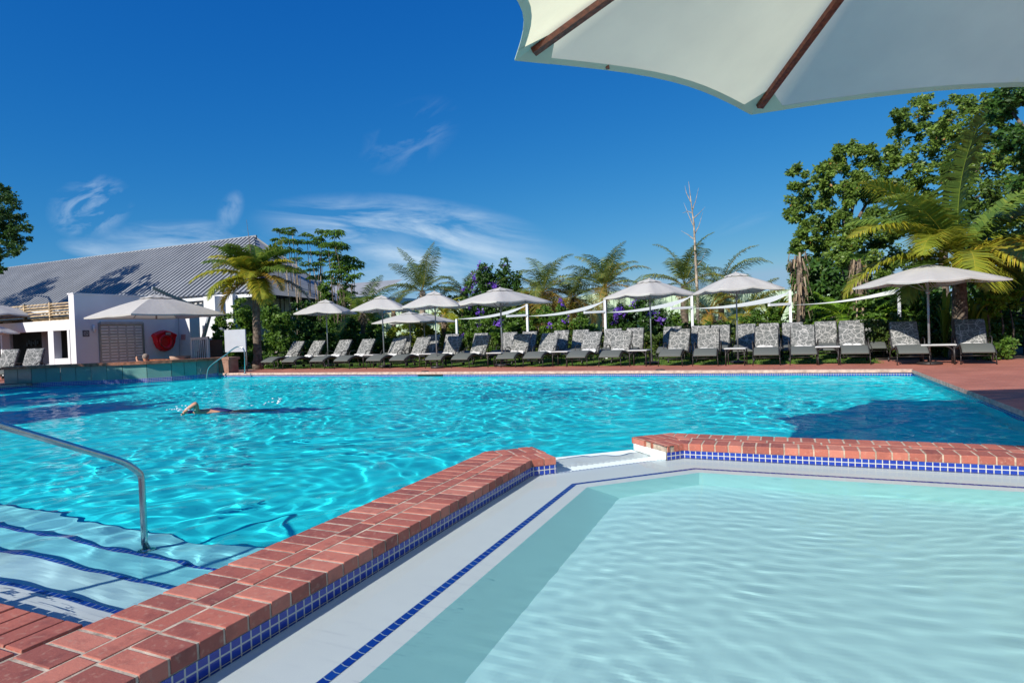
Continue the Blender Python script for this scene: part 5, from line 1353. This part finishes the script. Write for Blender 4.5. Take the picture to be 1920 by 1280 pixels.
# tall papaya-like clump trees behind the left palm
def clump_tree(label, heads, Y, base, seed):
    root = thing('umbrella_leaf_tree', label, 'tree', (0, 0, 0), group='tall trees with leaf rosettes'); rg = np.random.RandomState(seed); V_ = []; F_ = []; T_ = []; off_ = 0
    b = at_y(base, 640, Y)
    for (px, py, rp) in heads:
        y = Y + rg.uniform(-1.2, 1.2); c = at_y(px, py, y); d = (c - EYE).dot(CF); R0 = 1.5 * rp * d / F_PX
        mb = MB(); s0 = Vector((b.x + (c.x - b.x) * rg.uniform(.25, .6), Y + rg.uniform(-.5, .5), 0)); mb.tube([s0, s0.lerp(c, .6) + Vector((rg.uniform(-.1, .1), 0, 0)), c], [.035, .024, .010], 6); mb.build('stem', mat['trunk' if rg.rand() < .7 else 'pale_trunk'], root)
        nr = 13
        for k in range(nr):
            az = 2 * math.pi * k / nr + rg.uniform(-.3, .3); el = rg.uniform(-.25, .65); q = np.array([math.cos(az) * math.cos(el), math.sin(az) * math.cos(el), math.sin(el) * .8]); hub_ = np.array(c) + q * R0 * rg.uniform(.35, .85)
            for j in range(9):     # lobes of each palmate leaf, drooping from the hub
                a2 = 2 * math.pi * j / 9 + rg.uniform(-.1, .1); dr = np.array([math.cos(a2), math.sin(a2), -.45 + rg.uniform(-.1, .1)]); LL = R0 * rg.uniform(.38, .55); sd = np.array([-math.sin(a2), math.cos(a2), 0]) * LL * .16
                n0 = len(V_); V_ += [hub_, hub_ + dr * LL * .55 + sd, hub_ + dr * LL - np.array([0, 0, .25 * LL]), hub_ + dr * LL * .55 - sd]; F_.append((n0, n0 + 1, n0 + 2, n0 + 3)); T_.append(np.clip(rg.normal(.45, .2), 0, 1))
    np_mesh('crown', np.array(V_), np.array(F_), G_MID, root, attr=T_)
cz = lambda L: [(280 + x / 4.571, 400 + y / 4.571, r) for x, y, r in L]
clump_tree('leftmost tall tree with rosettes of drooping leaves behind the palm', cz([(1110, 140, 9), (1190, 165, 11), (1220, 135, 9), (1080, 222, 8), (1200, 230, 12), (1275, 240, 10), (1090, 292, 10), (1165, 312, 12), (1260, 322, 11), (1250, 390, 9), (1210, 492, 11), (1290, 492, 10), (1130, 400, 9)]), 24.5, 560, 71)
clump_tree('middle tall tree with rosettes of drooping leaves', cz([(1350, 182, 10), (1370, 245, 9), (1480, 155, 9), (1450, 215, 10), (1470, 260, 11), (1380, 330, 10), (1480, 335, 11), (1340, 430, 9), (1450, 430, 10), (1490, 392, 10), (1420, 540, 12), (1500, 540, 12), (1400, 480, 9)]), 25.2, 596, 73)
clump_tree('rightmost tall tree with broad rosettes of leaves', cz([(1580, 165, 16), (1530, 270, 12), (1600, 265, 15), (1640, 290, 12), (1560, 345, 13), (1640, 385, 14), (1620, 440, 15), (1600, 510, 14), (1720, 400, 15), (1760, 455, 15), (1700, 470, 14), (1740, 540, 14), (1660, 560, 13), (1560, 590, 12)]), 24.0, 640, 75)
# dead tree
dt = thing('dead_tree', 'thin bare dead tree rising high behind the umbrellas', 'tree', (0, 0, 0)); DY = 24
c0 = at_y(1309, 640, DY); pts = [Vector((c0.x, DY, 0))] + [at_y(x, y, DY) for x, y in ((1308, 560), (1304, 480), (1301, 420), (1296, 380), (1291, 340))]
mb = MB(); mb.tube(pts, [.075, .06, .045, .03, .018, .005], 8); mb.build('trunk', mat['pale_trunk'], dt)
for (a, b, c_) in (((1302, 440), (1310, 425), (1318, 398)), ((1301, 425), (1292, 405), (1282, 380)), ((1298, 395), (1304, 378), (1310, 352)), ((1303, 450), (1290, 440), (1276, 432)), ((1296, 380), (1287, 362), (1284, 348)), ((1300, 410), (1311, 400), (1322, 388)), ((1305, 500), (1316, 488), (1324, 470)), ((1299, 400), (1290, 396), (1279, 400))):
    mb = MB(); mb.tube([at_y(*a, DY), at_y(*b, DY + .2), at_y(*c_, DY + .3)], [.022, .012, .003], 5); mb.build('branch', mat['pale_trunk'], dt)

# ---- shrubs on the left and middle
shrub('laurel_bush', 'dense glossy green bush between the building and the tall palm', [(425, 600, 22), (450, 580, 22), (470, 600, 26), (430, 640, 26), (510, 590, 26), (530, 610, 28), (460, 650, 28), (410, 615, 14), (500, 560, 14)], 20.2, .14, 900, G_MID, 81, depth=.6)
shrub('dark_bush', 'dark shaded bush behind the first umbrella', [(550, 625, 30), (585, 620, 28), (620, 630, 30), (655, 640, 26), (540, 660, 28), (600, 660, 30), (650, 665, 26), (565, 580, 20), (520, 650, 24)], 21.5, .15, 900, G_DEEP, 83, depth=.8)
shrub('dark_bush', 'second dark bush behind the second umbrella', [(690, 640, 24), (720, 640, 24), (660, 610, 18), (700, 610, 18), (745, 650, 18)], 22.5, .14, 800, G_DEEP, 84, depth=.6)
shrub('rose_bush', 'rose bush with white and pink blooms beside the white board', [(415, 660, 15), (430, 680, 16), (450, 685, 16), (470, 672, 15), (412, 685, 12), (465, 690, 12)], 18.9, .07, 2600, G_MID, 85, depth=.3, cap=9000, flowers=(G_ROSE, 60, .05, None))
shrub('rose_bush', 'rose bush with white blooms right of the painted palm collar', [(500, 665, 16), (520, 675, 15), (505, 688, 12), (495, 645, 12), (535, 684, 10)], 18.6, .07, 2600, G_MID, 86, depth=.3, cap=9000, flowers=(G_ROSE, 45, .05, None))
shrub('canna_bed', 'yellow green leafy bed with a few orange tips left of centre', [(725, 632, 16), (745, 625, 18), (770, 618, 20), (795, 620, 20), (815, 630, 18), (760, 640, 18), (735, 645, 14)], 23.2, .16, 1000, G_LIME, 87, depth=.4, aspect=.3, cap=16000)
shrub('flowering_tree', 'tall bush covered in purple flowers behind the fourth umbrella', [(878, 560, 20), (890, 535, 20), (905, 515, 18), (912, 500, 12), (925, 530, 24), (945, 505, 14), (946, 490, 9), (955, 530, 22), (965, 515, 12), (900, 560, 24), (940, 560, 26), (970, 548, 14), (885, 590, 22), (920, 590, 22), (905, 520, 14), (935, 515, 14)], 25.0, .13, 1300, G_DEEP, 89, depth=.7, cat='flowering tree', cap=30000, flowers=(G_PURP, 300, .09, [(880, 545, 14), (893, 525, 10), (905, 500, 9), (925, 540, 18), (900, 560, 16), (915, 520, 12), (945, 500, 6), (885, 580, 12)]))
shrub('mixed_bush', 'mixed green bush with purple flowers behind the first sail', [(850, 620, 16), (875, 600, 18), (900, 610, 20), (930, 620, 20), (960, 615, 20), (985, 600, 20), (870, 640, 16), (960, 590, 14)], 22.8, .11, 1500, G_MID, 91, depth=.5, cap=20000, flowers=(G_PURP, 160, .09, [(897, 603, 10), (935, 605, 9), (900, 585, 8), (870, 630, 7)]))
shrub('mixed_bush', 'green bush between the first and second sail posts', [(1010, 610, 22), (1040, 600, 22), (1060, 615, 22), (1090, 600, 18), (1110, 620, 18), (1020, 585, 16), (1050, 580, 14), (1085, 625, 16)], 23.0, .11, 1500, G_MID, 92, depth=.5, cap=20000, flowers=(G_PURP, 160, .09, [(1050, 570, 10), (1058, 600, 8), (1030, 610, 6)]))
shrub('flowering_bush', 'dense purple flowering bush right of the second sail post', [(1150, 590, 20), (1175, 580, 22), (1205, 575, 22), (1230, 590, 20), (1250, 605, 14), (1160, 610, 18), (1200, 610, 20), (1235, 612, 16)], 23.4, .11, 1500, G_DEEP, 93, depth=.5, cap=20000, flowers=(G_PURP, 280, .08, [(1165, 585, 14), (1195, 570, 14), (1225, 592, 12), (1150, 602, 10), (1240, 600, 9)]))
shrub('mixed_bush', 'loose reddish green bush left of the dead tree', [(1270, 610, 16), (1300, 612, 14), (1265, 590, 10), (1330, 615, 14), (1360, 610, 14), (1400, 605, 18), (1440, 600, 20), (1465, 610, 18), (1420, 590, 14), (1450, 575, 14)], 23.6, .11, 1500, G_MID, 94, depth=.5, cap=20000)
shrub('round_bush', 'yellow green bush behind the back umbrellas', [(850, 560, 16), (870, 590, 16), (845, 600, 14), (985, 560, 20), (1005, 540, 18), (1000, 590, 22), (830, 575, 10)], 27.0, .13, 900, G_LIME, 95, depth=.5, cap=14000)
shrub('mixed_bush', 'green mass of leaves at the foot of the tall rosette trees', [(570, 560, 20), (600, 570, 22), (630, 575, 22), (660, 570, 20), (590, 600, 24), (640, 600, 24), (680, 590, 18), (555, 590, 18), (610, 540, 14), (650, 545, 16), (700, 600, 16)], 24.6, .16, 700, G_MID, 97, depth=.8, cap=34000)
# hedge along the lawn
def hedge(name, label, pxs, pyt, Y, rpx, m, seed, **k):
    spec = []; x = pxs[0]; rr = random.Random(seed)
    while x < pxs[1]:
        u = (x - pxs[0]) / (pxs[1] - pxs[0]); yt = pyt[0] + (pyt[1] - pyt[0]) * u
        spec.append((x, yt + rpx * rr.uniform(.8, 1.15), rpx * rr.uniform(.8, 1.15))); x += rpx * 1.1
    return shrub(name, label, spec, Y, .085, 2100, m, seed, depth=.15, cat='hedge', cap=34000, **k)
hedge('clipped_hedge', 'low reddish green hedge behind the loungers, left half', (840, 1290), (634, 610), 22.4, 13, G_HEDGE, 101)
hedge('clipped_hedge', 'low reddish green hedge behind the loungers, right half', (1290, 1690), (604, 598), 22.2, 15, G_HEDGE, 102)
# right side planting
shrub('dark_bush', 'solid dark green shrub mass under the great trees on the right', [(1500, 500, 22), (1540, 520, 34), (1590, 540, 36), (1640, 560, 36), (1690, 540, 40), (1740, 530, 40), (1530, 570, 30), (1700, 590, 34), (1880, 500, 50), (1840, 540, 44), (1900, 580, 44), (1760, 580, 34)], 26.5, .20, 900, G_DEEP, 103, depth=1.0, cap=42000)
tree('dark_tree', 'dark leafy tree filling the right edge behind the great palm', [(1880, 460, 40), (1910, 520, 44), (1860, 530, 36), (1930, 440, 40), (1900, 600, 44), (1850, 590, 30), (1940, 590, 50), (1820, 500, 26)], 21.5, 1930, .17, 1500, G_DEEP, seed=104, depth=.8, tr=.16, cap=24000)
shrub('glossy_bush', 'sunlit light green bush at the right edge above the deck', [(1850, 560, 16), (1875, 555, 16), (1895, 570, 16), (1868, 580, 14), (1905, 545, 14)], 19.6, .13, 1100, G_FERN, 105, depth=.3, cap=6000, fill=False)
shrub('low_bush', 'low bright bush beside the last lounger on the right', [(1858, 650, 13), (1875, 640, 15), (1885, 660, 12), (1866, 672, 9), (1850, 630, 12), (1895, 640, 12), (1850, 665, 10)], 18.2, .09, 2200, G_MID, 106, depth=.25, cap=9000)
shrub('hedge_bush', 'dense green bush behind the lounger left of the right umbrella', [(1640, 610, 22), (1665, 600, 22), (1690, 610, 24), (1655, 640, 24), (1690, 650, 22), (1720, 625, 22), (1750, 635, 22), (1780, 640, 20)], 20.6, .10, 1700, G_HEDGE, 107, depth=.4, cap=24000)
shrub('mixed_bush', 'yellow green mixed bush under the right umbrella', [(1690, 560, 22), (1720, 560, 22), (1750, 570, 24), (1730, 600, 24), (1770, 600, 22), (1700, 590, 20), (1660, 570, 20), (1640, 590, 18), (1600, 590, 18), (1620, 570, 16)], 22.6, .13, 1300, G_MID, 108, depth=.5, cap=26000)
shrub('mixed_bush', 'bush with mixed leaves behind the right end loungers', [(1830, 600, 22), (1855, 610, 22), (1810, 630, 22), (1850, 640, 20), (1880, 620, 20), (1820, 580, 16)], 20.2, .13, 1000, G_MID, 109, depth=.4, cap=14000)
# strap-leaved plants
def strap_plant(label, px, py_top, Y, n, m, seed, w=.10, name='strap_leaf_plant', lean=.5, py_base=None, hh=None):
    rg = np.random.RandomState(seed); b = at_y(px, 640, Y); top = at_y(px, py_top, Y).z; root = thing(name, label, 'plant', (b.x, Y, 0)); V = []; F = []; T = []
    z0 = 0 if py_base is None else at_y(px, py_base, Y).z
    for i in range(n):
        az = rg.rand() * 6.283; h = (top - z0) * rg.uniform(.6, 1.05); out_ = h * rg.uniform(.1, lean); sd = np.array([-math.sin(az), math.cos(az), 0]); prev = None; K = 7; tt = np.clip(rg.normal(.5, .22), 0, 1)
        for k in range(K + 1):
            u = k / K; r = out_ * u ** 1.7; z = z0 + h * (math.sin(u * math.pi / 2 * 1.15)); ww = w * (.25 + math.sin(math.pi * min(.97, u * .8 + .12))) * (1 if k < K else .05)
            c = np.array([math.cos(az) * r + rg.normal() * .004, math.sin(az) * r, z]); a_, b_ = c - sd * ww / 2, c + sd * ww / 2
            V += [a_, b_]
            if k: n0 = len(V); F.append((n0 - 4, n0 - 3, n0 - 1, n0 - 2)); T.append(tt)
    np_mesh('leaves', np.array(V), np.array(F), m, root, attr=T); return root
strap_plant('tall strap leaved plant right of the great palm trunk', 1845, 535, 19.6, 26, G_MID, 111, .12, lean=.45)
strap_plant('yellowing strap leaved plant behind the last lounger', 1822, 560, 19.3, 16, G_LIME, 112, .10, lean=.35)
strap_plant('strap leaved plant left of the great palm trunk', 1772, 545, 20.0, 14, G_LIME, 113, .08, lean=.35)
strap_plant('pale strap leaved plant behind the fourth sail', 1452, 560, 24.0, 20, G_LIME, 114, .12, lean=.8)
# tree ferns
for i, (px, py, Y, n, L) in enumerate(((1575, 590, 23.2, 17, 1.9), (1625, 605, 22.6, 12, 1.5))):
    palm('bright green tree fern ' + ('behind the back row loungers' if i == 0 else 'with dry lower fronds, right of the other fern'), px, Y, py, n, L, G_FERN, G_FERN if i == 0 else G_MID, seed=120 + i, trunk_r=.1, leaflet=.30, spread=(60, -10), droop=1.2, name='tree_fern', nl=40, wid=.035)
# two old giant strelitzias with dry hanging leaves
def dry_stem(label, px, pyt, pyb, Y, seed, wpx):
    rg = np.random.RandomState(seed); b = at_y(px, 640, Y); t_ = at_y(px, pyt, Y); root = thing('giant_strelitzia', label, 'plant', (b.x, Y, 0)); mb = MB(); mb.tube([(0, 0, 0), (.03, 0, t_.z * .5), (0, 0, t_.z * .95)], [.16, .13, .09], 9); mb.build('trunk', mat['trunk'], root)
    R0 = wpx * (t_ - EYE).dot(CF) / F_PX; V = []; F = []; T = []
    zb = at_y(px, pyb, Y).z
    for i in range(150):
        z = rg.uniform(zb, t_.z * .97); az = rg.rand() * 6.283; dr = np.array([math.cos(az), math.sin(az), 0]); sd = np.array([-math.sin(az), math.cos(az), 0]); L = R0 * rg.uniform(.45, 1.3); w = L * .11; p = np.array([0, 0, z]) + dr * .1; tt = rg.rand()
        p1 = p + dr * L * .45 + np.array([0, 0, L * .12]); p2 = p + dr * L * .62 - np.array([0, 0, L * .55])
        n0 = len(V); V += [p - sd * .02, p + sd * .02, p1 + sd * w * .5, p1 - sd * w * .5, p2 + sd * w * .3, p2 - sd * w * .3]; F += [(n0, n0 + 1, n0 + 2, n0 + 3), (n0 + 3, n0 + 2, n0 + 4, n0 + 5)]; T += [tt, tt * .8]
    np_mesh('dry_leaves', np.array(V), np.array(F), G_DRY, root, attr=T)
    V = []; F = []; T = []
    for i in range(9):
        az = i * .7 + rg.rand() * .4; sd = np.array([-math.sin(az), math.cos(az), 0]); dr = np.array([math.cos(az), math.sin(az), 0]); L = R0 * rg.uniform(1.6, 2.4); K = 10
        for k in range(K + 1):
            u = k / K; c = np.array([0, 0, t_.z * .9]) + dr * L * .45 * u + np.array([0, 0, L * (1.05 * u - .55 * u * u)]); w = .02 if u < .35 else .22 * L * math.sin(math.pi * min(.98, (u - .3) / .7)) * (1 + .25 * rg.rand())
            V += [c - sd * w / 2, c + sd * w / 2]
            if k: n0 = len(V); F.append((n0 - 4, n0 - 3, n0 - 1, n0 - 2)); T.append(.4 + .3 * rg.rand())
    np_mesh('green_leaves', np.array(V), np.array(F), G_MID, root, attr=T)
dry_stem('tall strelitzia with shaggy dry leaves beside the fifth sail post', 1502, 470, 590, 23.0, 131, 22)
dry_stem('strelitzia with hanging dry leaves left of the great palm', 1612, 480, 585, 22.4, 132, 20)

# ---------------------------------------------------------------- shade sails and posts
SY = 21.5
PP = [(856, 640, 598), (988, 628, 570), (1134, 627, 562), (1297, 618, 553), (1481, 612, 545), (1685, 612, 538)]
post = []
for i, (px, _, pt_) in enumerate(PP):
    t_ = at_y(px, pt_, SY); root = thing('sail_post', 'white steel post of the shade sails, %s from the left' % ordinal(i), 'post', (t_.x, SY, 0), group='posts carrying the shade sails')
    m = MB(); m.box(-.04, .04, -.04, .04, 0, t_.z); m.build('upright', mat['white_metal'], root)
    arm = None
    if 0 < i < 5:
        az = t_.z - .42; ax = -.62; ay = -.55
        m = MB(); m.bar((0, 0, az), (ax, ay, az - .02), .10, .08); m.build('arm', mat['white_metal'], root)
        m = MB(); m.bar((0, 0, t_.z - .03), (ax, ay, az + .05), .035); m.build('brace', mat['white_metal'], root)
        arm = Vector((t_.x + ax, SY + ay, az + .05))
    post.append((t_, arm))
for i in range(5):
    (a, aa), (b, ba) = post[i], post[i + 1]
    left = Vector((a.x, SY, a.z - (.0 if i == 0 else .46))); top = Vector((b.x, SY, b.z - .04)); low = ba if ba else Vector((b.x, SY, b.z - .2))
    n = 12; m = MB()
    def S(u, v):
        e = top.lerp(low, v); p = left.lerp(e, u); p.z -= .10 * math.sin(math.pi * u) * (1 - .3 * v); p.z += -.05 * math.sin(math.pi * v) * u; p.y -= .10 * math.sin(math.pi * v) * u; return p
    for j in range(n):
        for k in range(5): m.face([S(j / n, k / 5), S((j + 1) / n, k / 5), S((j + 1) / n, (k + 1) / 5), S(j / n, (k + 1) / 5)], None, 0, True)
    o = m.build('shade_sail', mat['sail']); tag(o, 'white triangular shade sail, %s from the left' % ordinal(i), 'shade sail', 'white shade sails behind the loungers')
# pale green corrugated fence behind everything
FY = 28.5
t = NT('pale_green_sheet'); t.b.inputs['Base Color'].default_value = (.45, .58, .42, 1); t.b.inputs['Roughness'].default_value = .6
m = MB(); tops = [(690, 588), (740, 585), (870, 575), (1000, 566), (1150, 546), (1300, 548), (1400, 548), (1510, 540), (1700, 536)]
W = [at_y(px, py, FY) for px, py in tops]; x = W[0].x; prev = None
while x < W[-1].x:
    for a, b in zip(W[:-1], W[1:]):
        if a.x <= x <= b.x: z = a.z + (b.z - a.z) * (x - a.x) / (b.x - a.x)
    for dx, dy in ((0, 0), (.13, 0), (.16, .05), (.24, .05), (.27, 0)):
        p = (x + dx, FY - dy)
        if prev: m.face([(*prev, 0), (*p, 0), (*p, z), (*prev, z)])
        prev = p
    x += .27
o = m.build('corrugated_fence', t.m); tag(o, 'tall pale green corrugated metal fence behind the shrubs', 'fence')
# white house glimpsed behind the tall trees
hs = thing('white_house', 'white gabled house glimpsed behind the tall rosette trees', 'house', (0, 0, 0)); HY = 31
a, b = at_y(560, 600, HY).x, at_y(700, 600, HY).x; z1 = at_y(620, 560, HY).z
m = MB(); m.box(a, b, HY, HY + 6, 0, z1); m.build('wall', mat['white_wall'], hs)
m = MB(); m.face([(a - .3, HY - .3, z1), (b + .3, HY - .3, z1), (b + .3, HY + 3, z1 + 1.2), (a - .3, HY + 3, z1 + 1.2)]); m.build('roof', mat['roof'], hs)
for px in (590, 640):
    x = at_y(px, 600, HY).x; m = MB(); m.box(x, x + .9, HY - .02, HY + .02, z1 - 1.6, z1 - .5); m.build('window', mat['black'], hs)
# swimmer doing the crawl
sw = thing('person', 'swimmer in a navy swimsuit doing front crawl with one bent arm raised', 'swimmer', at_z(402, 771, ZW) + Vector((0, 0, -.03)))
sw.scale = (.88, .88, .88); sw.rotation_euler = (0, 0, math.radians(24 + 3))      # head toward picture left
Jn = [((.30, 0, -.06), .135), ((.05, 0, -.02), .125), ((-.18, 0, .0), .14), ((-.36, 0, -.02), .062), ((-.47, -.02, -.03), .09), ((-.56, -.03, -.05), .085),
      ((-.27, -.17, .05), .062), ((-.22, -.30, .25), .048), ((-.40, -.36, .10), .038), ((-.52, -.34, -.04), .028),
      ((-.27, .17, -.06), .06), ((-.55, .22, -.14), .045), ((-.82, .20, -.20), .035), ((-.93, .19, -.21), .028),
      ((.38, -.09, -.10), .085), ((.78, -.10, -.12), .062), ((1.15, -.10, -.10), .045), ((1.27, -.10, -.06), .03), ((.38, .09, -.10), .085), ((.78, .10, -.18), .062), ((1.12, .11, -.26), .045), ((1.24, .11, -.28), .03)]
En = [(0, 1), (1, 2), (2, 3), (3, 4), (4, 5), (2, 6), (6, 7), (7, 8), (8, 9), (2, 10), (10, 11), (11, 12), (12, 13), (0, 14), (14, 15), (15, 16), (16, 17), (0, 18), (18, 19), (19, 20), (20, 21)]
body = skin_fig('body', Jn, En, mat['skin'], sw)
ob = skin_fig('swimsuit', [((.34, 0, -.06), .145), ((.05, 0, -.015), .137), ((-.16, 0, .006), .148), ((-.24, -.07, .03), .07), ((.38, -.08, -.09), .10), ((.38, .08, -.09), .10), ((-.24, .07, .0), .07)], [(0, 1), (1, 2), (2, 3), (0, 4), (0, 5), (2, 6)], mat['navy_cloth'], sw)
m = MB(); m.lathe([(0, .10), (.05, .095), (.088, .06), (.098, .0), (.09, -.05)], 18, (-.49, -.02, -.02)); m.build('swim_cap', mat['navy_cloth'], sw)
rg = np.random.RandomState(9); bm = bmesh.new(); o0 = sw.location
for i in range(44):
    foot = i % 3 == 0; c = Vector((1.05, 0, .06)) if foot else Vector((-.42, -.28, .06))
    p = c + Vector((rg.normal() * .13, rg.normal() * .13, abs(rg.normal()) * (.05 if foot else .035))); r = rg.uniform(.006, .018)
    bmesh.ops.create_icosphere(bm, subdivisions=1, radius=r, matrix=Matrix.Translation(p) @ Matrix.Diagonal((rg.uniform(1, 2.4), rg.uniform(1, 1.8), rg.uniform(.5, 1), 1)))
me = bpy.data.meshes.new('water_splash'); bm.to_mesh(me); bm.free(); me.materials.append(simple('splash_foam', (.85, .88, .9), .3, var=.01))
o = bpy.data.objects.new('water_splash', me); C.objects.link(o); o.location = o0 + Vector((0, 0, .05)); o.rotation_euler = sw.rotation_euler; tag(o, 'white drops thrown up around the arm and feet of the swimmer', 'splash', kind='stuff')
# skimmer lids and the dark skimmer mouth in the far wall
for i, px in enumerate((792, 1236)):
    p = at_y(px, 698, PY1 + .02); m = MB(); m.lathe([(0, .02), (.09, .02), (.12, .012), (.12, .0)], 16, (p.x, PY1 + .16, .004)); tag(m.build('skimmer_cover', mat['dark_metal']), ('left' if i == 0 else 'right') + ' of two small dark lids set in the far pool coping', 'lid')
a, b = at_y(784, 702, PY1).x, at_y(830, 702, PY1).x
m = MB(); m.box(a, b, PY1 - .036, PY1 - .005, -.11, -.07); tag(m.build('skimmer_mouth', mat['black']), 'long dark skimmer slot in the far pool wall', 'skimmer')
